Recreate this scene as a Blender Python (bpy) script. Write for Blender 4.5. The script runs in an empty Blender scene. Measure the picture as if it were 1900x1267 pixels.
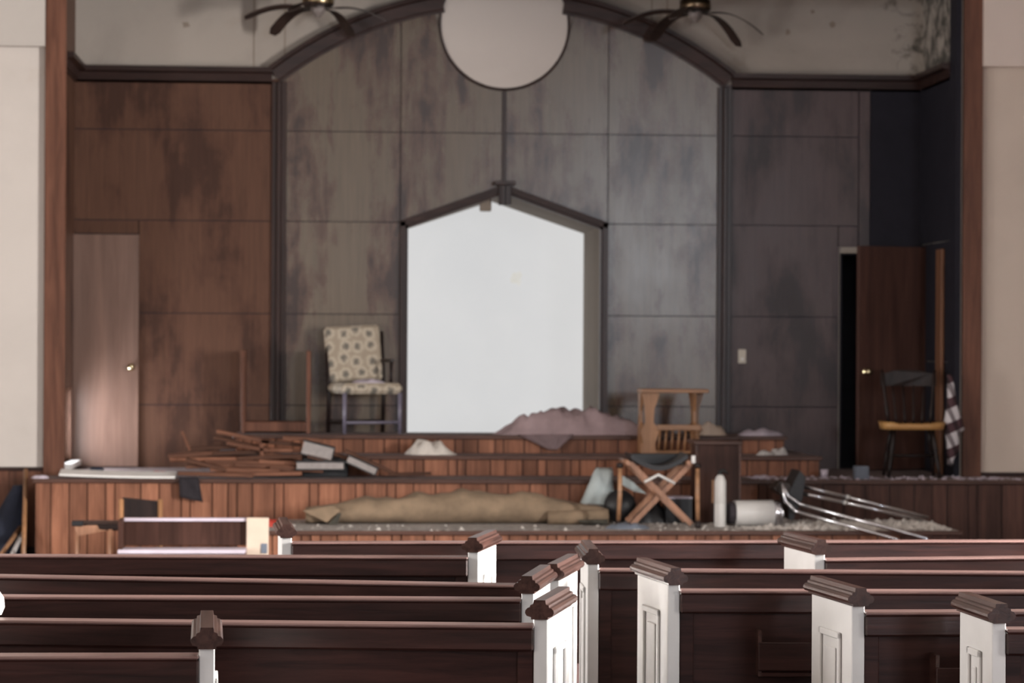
import bpy, bmesh, math, random
from mathutils import Vector, Matrix, noise
PI = math.pi
R = math.radians
rnd = random.Random(7)
scene = bpy.context.scene
COL = scene.collection

# ------------------------------------------------------------------ camera
F = 4900.0                      # focal length in pixels of the 1900x1267 frame
EYE = Vector((0.0, 0.0, 1.75))
YAW, ROLL = R(4.09), R(0.31)
cam_d = bpy.data.cameras.new('camera')
cam = bpy.data.objects.new('camera', cam_d)
COL.objects.link(cam)
cam_d.sensor_width = 36.0
cam_d.lens = 36.0 * F / 1900.0
cam_d.clip_end = 200
CM = Matrix.Rotation(-YAW, 3, 'Z') @ Matrix.Rotation(PI / 2, 3, 'X') @ Matrix.Rotation(ROLL, 3, 'Z')
cam.matrix_world = Matrix.Translation(EYE) @ CM.to_4x4()
cam_d.dof.use_dof = True
cam_d.dof.focus_distance = 8.3
cam_d.dof.aperture_fstop = 5.6
scene.camera = cam

# ------------------------------------------------------------------ world, exposure
scene.view_settings.view_transform = 'Standard'
scene.view_settings.look = 'None'
scene.view_settings.gamma = 1.0
scene.view_settings.exposure = 0.24
wd = bpy.data.worlds.new('overcast_sky')
scene.world = wd
wd.use_nodes = True
wd.node_tree.nodes['Background'].inputs[0].default_value = (0.80, 0.88, 1.0, 1)
wd.node_tree.nodes['Background'].inputs[1].default_value = 1.0

# ------------------------------------------------------------------ room dimensions
YB = 22.5            # back wall of the chancel
YP = 21.2            # proscenium plane
XL, XR = -5.0, 8.0   # nave side walls
YR = -5.0            # rear wall
ZC = 6.2             # ceiling
AL, AR = -2.10, 5.15 # chancel side walls
XC = 1.52            # axis of the church

# daylight that falls through the tall windows: (wall x, centre y, width, z0, z1, watts, colour)
WINDOWS = [
    (XR, 11.0, 1.3, 1.1, 3.7, 3100, (1.0, 0.96, 0.92)),
    (XR, 5.5, 1.3, 1.1, 3.7, 180, (1.0, 0.96, 0.92)),
    (XR, 0.0, 1.3, 1.1, 3.7, 120, (1.0, 0.96, 0.92)),
    (XL, 10.5, 1.3, 1.1, 3.7, 330, (1.0, 0.97, 0.95)),
    (XL, 5.0, 1.3, 1.1, 3.7, 70, (1.0, 0.97, 0.95)),
]
REAR_WINS = [(6.3, 1.6, 2.2, 4.9, 640, (0.86, 0.92, 1.0)), (-0.6, 1.6, 2.2, 4.9, 110, (1.0, 0.96, 0.90))]   # rear wall, second added for panel sheen: centre x, width, z0, z1, watts, colour
ADDED_SIDE_DOOR = (15.1, 16.5, 2.1)        # unseen open doorway, added to brighten the left front wall
def area(name, loc, rot, sx, sy, watts, colour, spread=180):
    d = bpy.data.lights.new(name, 'AREA')
    d.shape = 'RECTANGLE'; d.size = sx; d.size_y = sy
    d.energy = watts; d.color = colour; d.spread = R(spread)
    o = bpy.data.objects.new(name, d); COL.objects.link(o)
    o.location = loc; o.rotation_euler = rot
    return o
for (wx, wy, ww, z0, z1, watts, colr) in WINDOWS:
    s = 1 if wx > 0 else -1
    area('window_daylight', (wx + s * 0.30, wy, (z0 + z1) / 2), (R(90), 0, R(90) * s), ww, z1 - z0, watts, colr, 128 if s > 0 else 150)
for w in REAR_WINS: area('window_daylight', (w[0], YR - 0.3, (w[2] + w[3]) / 2), (R(90), 0, 0), w[1], w[3] - w[2], w[4], w[5])
area('added_doorway_light', (XL - 0.3, (ADDED_SIDE_DOOR[0] + ADDED_SIDE_DOOR[1]) / 2, ADDED_SIDE_DOOR[2] / 2), (R(90), 0, -R(90)), ADDED_SIDE_DOOR[1] - ADDED_SIDE_DOOR[0], ADDED_SIDE_DOOR[2] - .1, 190, (1.0, 0.97, 0.94))

# unseen low window, added to make the closed door glow: y0, y1, z0, z1
ADDED_LOW_WIN = (21.50, 22.30, 0.74, 1.35)
area('window_daylight', (AL - 0.25, (ADDED_LOW_WIN[0] + ADDED_LOW_WIN[1]) / 2, (ADDED_LOW_WIN[2] + ADDED_LOW_WIN[3]) / 2), (R(90), 0, -R(90)), ADDED_LOW_WIN[1] - ADDED_LOW_WIN[0], ADDED_LOW_WIN[3] - ADDED_LOW_WIN[2], 50, (0.90, 0.94, 1.0))

# ------------------------------------------------------------------ pixel helpers
def ray(px, py):
    return CM @ Vector(((px - 950.0) / F, -(py - 633.5) / F, -1.0))
def P(px, py, Y):
    d = ray(px, py); return EYE + d * (Y / d.y)
def Pz(px, py, z):
    d = ray(px, py); return EYE + d * ((z - EYE.z) / d.z)
def X_at(px, Y): return P(px, 800, Y).x
S = 218.0                                   # pixels per metre on the back wall
def wx(px): return XC + (px - 925.0) / S
def wz(py): return EYE.z + (633.0 - py) / S  # py read on the axis of the church

# ------------------------------------------------------------------ materials
def nt(name):
    m = bpy.data.materials.new(name); m.use_nodes = True
    t = m.node_tree; b = t.nodes['Principled BSDF']
    return m, t, b
def lk(t, a, b): t.links.new(a, b)
def coords(t, scale=(1, 1, 1), rot=(0, 0, 0), per_object=True):
    tc = t.nodes.new('ShaderNodeTexCoord'); mp = t.nodes.new('ShaderNodeMapping')
    mp.inputs['Scale'].default_value = scale; mp.inputs['Rotation'].default_value = rot
    if per_object:
        oi = t.nodes.new('ShaderNodeObjectInfo')
        mul = t.nodes.new('ShaderNodeVectorMath'); mul.operation = 'SCALE'
        mul.inputs[0].default_value = (17.0, 31.0, 23.0); lk(t, oi.outputs['Random'], mul.inputs['Scale'])
        add = t.nodes.new('ShaderNodeVectorMath'); add.operation = 'ADD'
        lk(t, tc.outputs['Object'], add.inputs[0]); lk(t, mul.outputs[0], add.inputs[1])
        lk(t, add.outputs[0], mp.inputs['Vector'])
    else:
        lk(t, tc.outputs['Object'], mp.inputs['Vector'])
    return mp
def ramp(t, fac, stops):
    r = t.nodes.new('ShaderNodeValToRGB'); e = r.color_ramp.elements
    e[0].position, e[0].color = stops[0][0], (*stops[0][1], 1)
    e[1].position, e[1].color = stops[-1][0], (*stops[-1][1], 1)
    for p, c in stops[1:-1]:
        n = e.new(p); n.color = (*c, 1)
    lk(t, fac, r.inputs[0]); return r
def noise_n(t, vec, scale, detail=5, rough=0.6, dist=0.0):
    n = t.nodes.new('ShaderNodeTexNoise')
    n.inputs['Scale'].default_value = scale; n.inputs['Detail'].default_value = detail
    n.inputs['Roughness'].default_value = rough; n.inputs['Distortion'].default_value = dist
    lk(t, vec, n.inputs['Vector']); return n
def mix(t, fac, a, b, mode='MIX'):
    m = t.nodes.new('ShaderNodeMix'); m.data_type = 'RGBA'; m.blend_type = mode
    if isinstance(fac, (int, float)): m.inputs[0].default_value = fac
    else: lk(t, fac, m.inputs[0])
    for s, v in ((6, a), (7, b)):
        if isinstance(v, tuple): m.inputs[s].default_value = (*v, 1)
        else: lk(t, v, m.inputs[s])
    return m.outputs[2]
def vary(t, col, amount):
    oi = t.nodes.new('ShaderNodeObjectInfo'); h = t.nodes.new('ShaderNodeHueSaturation')
    mr = t.nodes.new('ShaderNodeMapRange'); mr.inputs[3].default_value = 1 - amount; mr.inputs[4].default_value = 1 + amount
    lk(t, oi.outputs['Random'], mr.inputs[0]); lk(t, mr.outputs[0], h.inputs['Value']); lk(t, col, h.inputs['Color'])
    return h.outputs[0]
def bump(t, b, h, strength=0.2, dist=0.01):
    n = t.nodes.new('ShaderNodeBump'); n.inputs['Strength'].default_value = strength; n.inputs['Distance'].default_value = dist
    lk(t, h, n.inputs['Height']); lk(t, n.outputs[0], b.inputs['Normal'])

def wood(name, dark, light, axis='X', freq=9.0, rough=0.42, spec=0.5, var=0.0, stretch=14.0, per=True):
    m, t, b = nt(name)
    sc = {'X': (1 / stretch, 1, 1), 'Y': (1, 1 / stretch, 1), 'Z': (1, 1, 1 / stretch)}[axis]
    mp = coords(t, sc, per_object=per)
    n1 = noise_n(t, mp.outputs[0], freq * 3.0, 6, 0.65, 0.6)
    n2 = noise_n(t, mp.outputs[0], freq * 0.5, 3, 0.5, 1.5)
    r1 = ramp(t, n1.outputs['Fac'], [(0.30, dark), (0.70, light)])
    r2 = ramp(t, n2.outputs['Fac'], [(0.25, (0.62, 0.62, 0.62)), (0.75, (1.2, 1.2, 1.2))])
    c = mix(t, 1.0, r1.outputs[0], r2.outputs[0], 'MULTIPLY')
    if var: c = vary(t, c, var)
    lk(t, c, b.inputs['Base Color'])
    b.inputs['Roughness'].default_value = rough
    b.inputs['Specular IOR Level'].default_value = spec
    bump(t, b, n1.outputs['Fac'], 0.12, 0.004)
    return m
def plain(name, col, rough=0.6, metal=0.0, spec=0.5, mott=0.12, freq=6.0):
    m, t, b = nt(name)
    mp = coords(t)
    n = noise_n(t, mp.outputs[0], freq, 5, 0.6)
    lo = tuple(c * (1 - mott) for c in col); hi = tuple(min(1, c * (1 + mott)) for c in col)
    r = ramp(t, n.outputs['Fac'], [(0.3, lo), (0.7, hi)])
    lk(t, r.outputs[0], b.inputs['Base Color'])
    b.inputs['Roughness'].default_value = rough; b.inputs['Metallic'].default_value = metal
    b.inputs['Specular IOR Level'].default_value = spec
    return m
def worn_panel(name, paint, bare, dark, amount=0.5, rough=0.4, spec=0.5):
    """old varnished plywood: film of finish, bare patches and vertical runs"""
    m, t, b = nt(name)
    a = coords(t, (1.0, 1.0, 0.42), per_object=False)
    n1 = noise_n(t, a.outputs[0], 2.0, 9, 0.66, 0.25)
    s = coords(t, (1.0, 1.0, 0.10), per_object=False)
    n2 = noise_n(t, s.outputs[0], 11.0, 5, 0.6, 0.2)
    g = coords(t, (1.0, 1.0, 0.05))
    n3 = noise_n(t, g.outputs[0], 42.0, 4, 0.6, 0.2)
    add = t.nodes.new('ShaderNodeMath'); add.operation = 'MULTIPLY_ADD'
    lk(t, n2.outputs['Fac'], add.inputs[0]); add.inputs[1].default_value = 0.30
    lk(t, n1.outputs['Fac'], add.inputs[2])
    k = ramp(t, add.outputs[0], [(0.655 - 0.06 * amount, paint), (0.69, bare), (0.75, dark)])
    gr = ramp(t, n3.outputs['Fac'], [(0.3, (0.86, 0.86, 0.86)), (0.7, (1.1, 1.1, 1.1))])
    c = mix(t, 1.0, k.outputs[0], gr.outputs[0], 'MULTIPLY')
    c = vary(t, c, 0.08)
    lk(t, c, b.inputs['Base Color'])
    rr = t.nodes.new('ShaderNodeMapRange'); rr.inputs[3].default_value = rough - 0.06; rr.inputs[4].default_value = rough + 0.12
    lk(t, n1.outputs['Fac'], rr.inputs[0]); lk(t, rr.outputs[0], b.inputs['Roughness'])
    b.inputs['Specular IOR Level'].default_value = spec
    bump(t, b, n3.outputs['Fac'], 0.1, 0.003)
    return m
def plaster(name, col, stain, amount=0.3, freq=1.3):
    m, t, b = nt(name)
    mp = coords(t, per_object=False)
    n1 = noise_n(t, mp.outputs[0], freq, 8, 0.62, 0.4)
    n2 = noise_n(t, mp.outputs[0], 30, 3, 0.6)
    r = ramp(t, n1.outputs['Fac'], [(0.45, col), (0.60, tuple(c * (1 - amount * .5) for c in col)), (0.74, stain)])
    lk(t, r.outputs[0], b.inputs['Base Color'])
    b.inputs['Roughness'].default_value = 0.8
    bump(t, b, n2.outputs['Fac'], 0.08, 0.003)
    return m

M = {}
M['pew'] = wood('pew_dark_stain', (0.014, 0.0055, 0.0048), (0.046, 0.0175, 0.0140), 'X', 10, 0.42, 0.16)
M['rail'] = wood('pew_rail_worn', (0.016, 0.0065, 0.0055), (0.050, 0.0195, 0.016), 'X', 12, 0.32, 0.3)
M['cap'] = wood('cap_mahogany', (0.024, 0.0105, 0.0085), (0.078, 0.036, 0.028), 'Y', 12, 0.26, 0.5)
M['rail_highlight'] = wood('pew_rail_highlight', (0.13, 0.070, 0.062), (0.26, 0.155, 0.138), 'X', 12, 0.35, 0.5)  # lighter strip painted as the highlight along the rail top
M['white'] = plain('white_enamel', (0.58, 0.565, 0.55), 0.45, mott=0.04, freq=9)
M['beige_end'] = plain('beige_enamel', (0.62, 0.50, 0.40), 0.5, mott=0.08)
M['right_upper'] = plaster('upper_plaster_brightened', (0.72, 0.62, 0.56), (0.64, 0.54, 0.48), 0.08, 0.7)  # lighter copy of the upper plaster; missing light put into the colour
M['right_cream'] = plaster('cream_plaster_brightened', (0.66, 0.56, 0.48), (0.54, 0.43, 0.34), 0.12, 0.7)  # lighter, warmer copy of the cream plaster, brightened by colour
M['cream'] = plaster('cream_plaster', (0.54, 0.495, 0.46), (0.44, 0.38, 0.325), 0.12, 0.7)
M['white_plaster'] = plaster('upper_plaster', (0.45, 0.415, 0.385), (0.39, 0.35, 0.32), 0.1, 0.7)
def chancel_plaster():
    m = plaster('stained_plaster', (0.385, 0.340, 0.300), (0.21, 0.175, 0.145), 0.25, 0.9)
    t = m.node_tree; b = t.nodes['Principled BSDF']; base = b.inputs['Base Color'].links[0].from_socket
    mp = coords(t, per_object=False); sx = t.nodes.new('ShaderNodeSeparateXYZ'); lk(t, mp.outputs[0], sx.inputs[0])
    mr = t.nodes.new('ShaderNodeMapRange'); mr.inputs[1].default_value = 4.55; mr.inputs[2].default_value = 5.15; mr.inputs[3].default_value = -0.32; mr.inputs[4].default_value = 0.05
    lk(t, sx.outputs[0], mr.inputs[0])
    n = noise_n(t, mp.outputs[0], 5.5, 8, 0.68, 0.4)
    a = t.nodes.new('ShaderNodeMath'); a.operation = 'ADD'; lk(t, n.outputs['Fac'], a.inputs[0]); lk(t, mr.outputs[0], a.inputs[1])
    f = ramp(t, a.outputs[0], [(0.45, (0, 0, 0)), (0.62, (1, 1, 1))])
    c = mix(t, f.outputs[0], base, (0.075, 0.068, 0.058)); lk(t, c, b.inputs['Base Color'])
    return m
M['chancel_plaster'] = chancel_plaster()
M['medallion'] = plaster('medallion_plaster', (0.63, 0.575, 0.54), (0.57, 0.515, 0.475), 0.1, 1.0)
M['recess_white'] = plaster('recess_white_paint', (0.80, 0.80, 0.795), (0.76, 0.755, 0.74), 0.03, 0.8)
M['recess_side'] = plaster('recess_brown_paint', (0.26, 0.215, 0.175), (0.18, 0.145, 0.115), 0.2, 1.2)
M['centre_panel'] = worn_panel('worn_grey_panel', (0.122, 0.090, 0.063), (0.088, 0.048, 0.034), (0.036, 0.017, 0.013), 0.5, 0.24, 0.55)
M['left_panel'] = worn_panel('brown_panel', (0.098, 0.048, 0.031), (0.080, 0.038, 0.025), (0.054, 0.026, 0.018), 0.8, 0.45, 0.15)
M['right_panel'] = worn_panel('plum_panel', (0.066, 0.038, 0.036), (0.048, 0.026, 0.024), (0.026, 0.015, 0.015), 0.8, 0.30, 0.26)
M['black_panel'] = plain('joint_and_shade_black', (0.018, 0.017, 0.024), 0.7, spec=0.15)  # dark joints and linings, also painted shade in the right corner
M['trim'] = wood('trim_walnut', (0.018, 0.009, 0.008), (0.048, 0.023, 0.018), 'X', 9, 0.4, 0.25)
M['trim_z'] = wood('trim_walnut_upright', (0.018, 0.009, 0.008), (0.048, 0.023, 0.018), 'Z', 9, 0.34, 0.35)
M['casing'] = wood('casing_redwood', (0.085, 0.035, 0.022), (0.185, 0.080, 0.050), 'Z', 7, 0.45, 0.2)
M['jamb'] = wood('jamb_orange_lit', (0.12, 0.05, 0.025), (0.26, 0.12, 0.065), 'Z', 9, 0.5, 0.4)  # lighter than the casing; the light it catches is in the colour
M['door_l'] = wood('door_brown_veneer', (0.150, 0.084, 0.062), (0.225, 0.132, 0.100), 'Z', 5, 0.35, 0.5)
M['door_r'] = wood('door_dark_veneer', (0.055, 0.026, 0.021), (0.095, 0.046, 0.035), 'Z', 6, 0.5, 0.2)
M['riser'] = wood('riser_board', (0.16, 0.064, 0.037), (0.33, 0.145, 0.086), 'Z', 8, 0.5, 0.2, var=0.30)
M['deck'] = plain('dusty_deck_carpet', (0.185, 0.140, 0.135), 0.9, mott=0.35, freq=14)
M['dusty'] = plain('plaster_dust', (0.34, 0.31, 0.29), 0.95, mott=0.4, freq=22)
M['nosing'] = wood('nosing', (0.055, 0.025, 0.018), (0.12, 0.055, 0.038), 'X', 9, 0.45, 0.4)
M['floor'] = plain('nave_carpet', (0.085, 0.035, 0.032), 0.95, mott=0.2, freq=30)
M['nave_wall'] = plaster('nave_wall_paint', (0.34, 0.30, 0.26), (0.27, 0.23, 0.19), 0.12, 0.7)
M['ceiling'] = plain('ceiling_paint', (0.30, 0.27, 0.25), 0.9, mott=0.03)
M['brass'] = plain('aged_brass', (0.42, 0.33, 0.20), 0.28, 1.0, mott=0.35)
M['brass_shade'] = plain('shaded_brass', (0.16, 0.115, 0.075), 0.3, 1.0, mott=0.5)  # darkened brass; shade on the right fan put into the colour
M['knob'] = plain('polished_brass', (0.85, 0.74, 0.48), 0.18, 1.0, mott=0.05)
M['blade'] = wood('fan_blade_wood', (0.022, 0.014, 0.012), (0.05, 0.03, 0.024), 'X', 9, 0.45, 0.4)
M['grey_cup'] = plain('fan_cup_grey', (0.20, 0.17, 0.16), 0.5)
M['chrome'] = plain('chrome', (0.72, 0.73, 0.78), 0.18, 1.0, mott=0.08)
M['black'] = plain('black_vinyl', (0.012, 0.012, 0.014), 0.45)
M['oak'] = wood('oak_finish', (0.24, 0.115, 0.05), (0.40, 0.20, 0.095), 'Z', 9, 0.4, 0.5)
M['oak_x'] = wood('oak_finish_flat', (0.30, 0.15, 0.075), (0.48, 0.26, 0.14), 'X', 9, 0.4, 0.5)
M['stool'] = wood('stool_wood', (0.26, 0.12, 0.065), (0.46, 0.24, 0.145), 'Z', 9, 0.4, 0.5)
M['plank'] = wood('plank_wood', (0.075, 0.032, 0.020), (0.21, 0.092, 0.055), 'X', 9, 0.55, 0.2, var=0.65)
M['pages'] = plain('aged_pages', (0.30, 0.27, 0.26), 0.9, mott=0.15, freq=20)
M['rubble'] = plain('plaster_rubble', (0.60, 0.56, 0.52), 0.95, mott=0.25, freq=15)
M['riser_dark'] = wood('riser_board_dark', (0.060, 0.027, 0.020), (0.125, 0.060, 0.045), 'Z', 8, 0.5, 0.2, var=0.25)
M['chair_dark'] = wood('chair_dark_wood', (0.012, 0.008, 0.008), (0.028, 0.017, 0.015), 'Z', 9, 0.4, 0.25)
M['seat_yellow'] = wood('seat_honey_wood', (0.42, 0.21, 0.07), (0.62, 0.35, 0.13), 'X', 8, 0.4, 0.5)
M['pulpit'] = wood('pulpit_dark_wood', (0.035, 0.016, 0.012), (0.075, 0.034, 0.025), 'Z', 8, 0.45, 0.15)
M['paper'] = plain('paper', (0.50, 0.48, 0.47), 0.85, mott=0.05)
M['lilac'] = plain('lilac_paper', (0.52, 0.46, 0.53), 0.85, mott=0.1)
M['pink_cloth'] = plain('dusty_pink_cloth', (0.36, 0.265, 0.275), 0.9, mott=0.2, freq=5)
M['white_cloth'] = plain('offwhite_cloth', (0.62, 0.57, 0.52), 0.9, mott=0.12, freq=12)
M['blue_cloth'] = plain('pale_blue_cloth', (0.50, 0.57, 0.58), 0.9, mott=0.08, freq=9)
M['rug'] = plain('tan_rug_backing', (0.225, 0.160, 0.105), 0.95, mott=0.25, freq=7)
M['rug_shade'] = plain('rug_shade_dark', (0.05, 0.045, 0.035), 0.95, mott=0.3, freq=20)  # dark colour for painted shade in the rug folds
M['red'] = plain('red_plastic', (0.42, 0.045, 0.030), 0.5)
M['plastic_white'] = plain('white_plastic', (0.78, 0.77, 0.75), 0.35, mott=0.04)
M['dark_grey'] = plain('dark_grey_fabric', (0.045, 0.038, 0.045), 0.9, mott=0.3)
M['blue_grey'] = plain('blue_grey_card', (0.14, 0.16, 0.20), 0.8)
M['navy'] = plain('navy_cloth', (0.014, 0.018, 0.035), 0.85, mott=0.3)
M['switch'] = plain('almond_plastic', (0.55, 0.50, 0.42), 0.4, mott=0.04)
M['outside'] = plain('dark_backroom', (0.05, 0.048, 0.062), 0.9)
M['fan_dark'] = plain('oil_rubbed_bronze', (0.03, 0.022, 0.018), 0.35, 0.6)
def floral():
    m, t, b = nt('floral_tapestry')
    tc = t.nodes.new('ShaderNodeTexCoord'); sp_ = t.nodes.new('ShaderNodeSeparateXYZ'); cb = t.nodes.new('ShaderNodeCombineXYZ')
    lk(t, tc.outputs['Object'], sp_.inputs[0]); lk(t, sp_.outputs[0], cb.inputs[0])
    ad = t.nodes.new('ShaderNodeMath'); ad.operation = 'ADD'; lk(t, sp_.outputs[1], ad.inputs[0]); lk(t, sp_.outputs[2], ad.inputs[1]); lk(t, ad.outputs[0], cb.inputs[1])
    v = t.nodes.new('ShaderNodeTexVoronoi'); v.voronoi_dimensions = '2D'; v.feature = 'F1'; v.inputs['Scale'].default_value = 8.5
    v.inputs['Randomness'].default_value = 0.45
    lk(t, cb.outputs[0], v.inputs['Vector'])
    n = noise_n(t, tc.outputs['Object'], 34, 4, 0.7)
    a = t.nodes.new('ShaderNodeMath'); a.operation = 'MULTIPLY_ADD'; a.inputs[1].default_value = 0.55
    lk(t, n.outputs['Fac'], a.inputs[0]); lk(t, v.outputs['Distance'], a.inputs[2])
    r = ramp(t, a.outputs[0], [(0.36, (0.15, 0.14, 0.12)), (0.50, (0.30, 0.26, 0.21)), (0.62, (0.52, 0.45, 0.36)), (0.85, (0.36, 0.30, 0.23))])
    lk(t, r.outputs[0], b.inputs['Base Color']); b.inputs['Roughness'].default_value = 0.9
    return m
M['floral'] = floral()
def plaid():
    m, t, b = nt('plaid_flannel')
    mp = coords(t, (1, 1, 1), (0, R(24), 0), per_object=False)
    sx = t.nodes.new('ShaderNodeSeparateXYZ'); lk(t, mp.outputs[0], sx.inputs[0])
    def band(sock, f, ph):
        a = t.nodes.new('ShaderNodeMath'); a.operation = 'MULTIPLY_ADD'; a.inputs[1].default_value = f; a.inputs[2].default_value = ph
        s = t.nodes.new('ShaderNodeMath'); s.operation = 'SINE'; c = t.nodes.new('ShaderNodeMath'); c.operation = 'GREATER_THAN'; c.inputs[1].default_value = 0.25
        lk(t, sock, a.inputs[0]); lk(t, a.outputs[0], s.inputs[0]); lk(t, s.outputs[0], c.inputs[0]); return c.outputs[0]
    u = band(sx.outputs[0], 75, 0.8); v = band(sx.outputs[2], 34, 2.0)
    c1 = mix(t, u, (0.62, 0.58, 0.60), (0.20, 0.17, 0.18)); c2 = mix(t, v, (0.95, 0.95, 0.95), (0.12, 0.06, 0.07))
    c = mix(t, 1.0, c1, c2, 'MULTIPLY'); 
    lk(t, c, b.inputs['Base Color']); b.inputs['Roughness'].default_value = 0.9
    return m
M['plaid'] = plaid()
def glass():
    m, t, b = nt('window_glass')
    tr = t.nodes.new('ShaderNodeBsdfTransparent'); gl = t.nodes.new('ShaderNodeBsdfGlossy'); gl.inputs['Roughness'].default_value = 0.05
    ms = t.nodes.new('ShaderNodeMixShader'); ms.inputs[0].default_value = 0.06
    lk(t, tr.outputs[0], ms.inputs[1]); lk(t, gl.outputs[0], ms.inputs[2])
    lk(t, ms.outputs[0], t.nodes['Material Output'].inputs['Surface']); return m
M['glass'] = glass()
def frosted():
    m, t, b = nt('frosted_daylit_pane')
    mp = coords(t, per_object=False); n = noise_n(t, mp.outputs[0], 1.2, 5, 0.6)
    r = ramp(t, n.outputs['Fac'], [(0.3, (0.62, 0.625, 0.63)), (0.7, (0.66, 0.66, 0.66))])
    lk(t, r.outputs[0], b.inputs['Emission Color']); b.inputs['Emission Strength'].default_value = 0.80
    b.inputs['Base Color'].default_value = (0.25, 0.25, 0.25, 1); b.inputs['Roughness'].default_value = 0.7
    return m
M['frosted'] = frosted()
def frosted_patch():
    m, t, b = nt('frosted_patch'); mp = coords(t); n = noise_n(t, mp.outputs[0], 20, 4, 0.6)
    r = ramp(t, n.outputs['Fac'], [(0.3, (0.60, 0.585, 0.54)), (0.7, (0.66, 0.65, 0.62))])
    lk(t, r.outputs[0], b.inputs['Emission Color']); b.inputs['Emission Strength'].default_value = 0.80
    b.inputs['Base Color'].default_value = (0.25, 0.24, 0.22, 1); return m
M['frosted_patch'] = frosted_patch()

# ------------------------------------------------------------------ mesh helpers
def new_bm(): return bmesh.new()
def add_box(bm, lo, hi, bev=0.0, mat=None):
    c = [(a + b) / 2 for a, b in zip(lo, hi)]; s = [abs(b - a) for a, b in zip(lo, hi)]
    r = bmesh.ops.create_cube(bm, size=1.0); vs = r['verts']
    bmesh.ops.scale(bm, vec=s, verts=vs); bmesh.ops.translate(bm, vec=c, verts=vs)
    if bev:
        es = list({e for v in vs for e in v.link_edges})
        r2 = bmesh.ops.bevel(bm, geom=es, offset=min(bev, min(s) * 0.45), segments=1, affect='EDGES', profile=0.5)
        vs = list({v for f in r2['faces'] for v in f.verts} | {v for v in vs if v.is_valid})
    if mat is not None: bmesh.ops.transform(bm, matrix=mat, verts=vs)
    return vs
def add_prism(bm, pts, vec):
    """closed polygon pts (3D) extruded by vec"""
    a = [bm.verts.new(p) for p in pts]; b = [bm.verts.new(Vector(p) + Vector(vec)) for p in pts]
    n = len(pts)
    bm.faces.new(a); bm.faces.new(b[::-1])
    for i in range(n):
        j = (i + 1) % n
        bm.faces.new((a[j], a[i], b[i], b[j]))
def add_tube(bm, pts, r, seg=10, caps=True):
    pts = [Vector(p) for p in pts]; rs = r if isinstance(r, (list, tuple)) else [r] * len(pts)
    rings = []
    up = None
    for i, p in enumerate(pts):
        d = (pts[min(i + 1, len(pts) - 1)] - pts[max(i - 1, 0)]).normalized()
        if up is None: up = Vector((0, 0, 1)) if abs(d.z) < 0.9 else Vector((0, 1, 0))
        u = d.cross(up).normalized(); up = u.cross(d).normalized()
        rings.append([bm.verts.new(p + (u * math.cos(2 * PI * k / seg) + up * math.sin(2 * PI * k / seg)) * rs[i]) for k in range(seg)])
    for a, b in zip(rings, rings[1:]):
        for k in range(seg):
            f = bm.faces.new((a[k], a[(k + 1) % seg], b[(k + 1) % seg], b[k])); f.smooth = True
    if caps:
        bm.faces.new(rings[0][::-1]); bm.faces.new(rings[-1])
def add_lathe(bm, prof, seg=24, mat=None):
    """prof: (r, z) list around Z"""
    rings = []; vs = []
    for r, z in prof:
        ring = [bm.verts.new((max(r, 1e-4) * math.cos(2 * PI * k / seg), max(r, 1e-4) * math.sin(2 * PI * k / seg), z)) for k in range(seg)]
        rings.append(ring); vs += ring
    for a, b in zip(rings, rings[1:]):
        for k in range(seg):
            f = bm.faces.new((a[k], a[(k + 1) % seg], b[(k + 1) % seg], b[k])); f.smooth = True
    bm.faces.new(rings[0][::-1]); bm.faces.new(rings[-1])
    if mat is not None: bmesh.ops.transform(bm, matrix=mat, verts=vs)
def obj(name, bm, mat, parent=None):
    bmesh.ops.recalc_face_normals(bm, faces=bm.faces)
    me = bpy.data.meshes.new(name); bm.to_mesh(me); bm.free()
    me.materials.append(M[mat])
    o = bpy.data.objects.new(name, me); COL.objects.link(o)
    if parent is not None: o.parent = parent
    return o
def box(name, lo, hi, mat, parent=None, bev=0.0, tm=None):
    bm = new_bm(); add_box(bm, lo, hi, bev, tm); return obj(name, bm, mat, parent)
def tag(o, label, cat, group=None):
    o['label'] = label; o['category'] = cat
    if group: o['group'] = group
    return o
def struct(o): o['kind'] = 'structure'; return o
def thing(name, label, cat, loc=(0, 0, 0), rotz=0.0, group=None):
    o = bpy.data.objects.new(name, None); COL.objects.link(o)
    o.empty_display_size = 0.1
    o.location = loc; o.rotation_euler = (0, 0, rotz)
    return tag(o, label, cat, group)
def stuff(o, label, cat):
    tag(o, label, cat); o['kind'] = 'stuff'; return o

# ------------------------------------------------------------------ nave shell
struct(box('floor', (XL - .2, YR - .2, -0.12), (XR + .2, 22.7, 0.0), 'floor'))
struct(box('ceiling', (XL - .2, YR - .2, ZC), (XR + .2, 22.7, ZC + .15), 'ceiling'))
def holed_wall(name, axis, a0, a1, face, thick, holes, mat):
    """wall running along axis from a0 to a1 with rectangular holes (c0, c1, z0, z1)"""
    bm = new_bm()
    def bx(c0, c1, z0, z1):
        if c1 - c0 < 1e-4 or z1 - z0 < 1e-4: return
        f0, f1 = min(face, face + thick), max(face, face + thick)
        if axis == 'Y': add_box(bm, (f0, c0, z0), (f1, c1, z1))
        else: add_box(bm, (c0, f0, z0), (c1, f1, z1))
    cur = a0
    for (c0, c1, z0, z1) in sorted(holes):
        bx(cur, c0, 0, ZC); bx(c0, c1, 0, z0); bx(c0, c1, z1, ZC); cur = c1
    bx(cur, a1, 0, ZC)
    return struct(obj(name, bm, mat))
holes_r = [(w[1] - w[2] / 2, w[1] + w[2] / 2, w[3], w[4]) for w in WINDOWS if w[0] > 0]
holes_l = [(w[1] - w[2] / 2, w[1] + w[2] / 2, w[3], w[4]) for w in WINDOWS if w[0] < 0] + [(ADDED_SIDE_DOOR[0], ADDED_SIDE_DOOR[1], 0, ADDED_SIDE_DOOR[2])]
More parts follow.
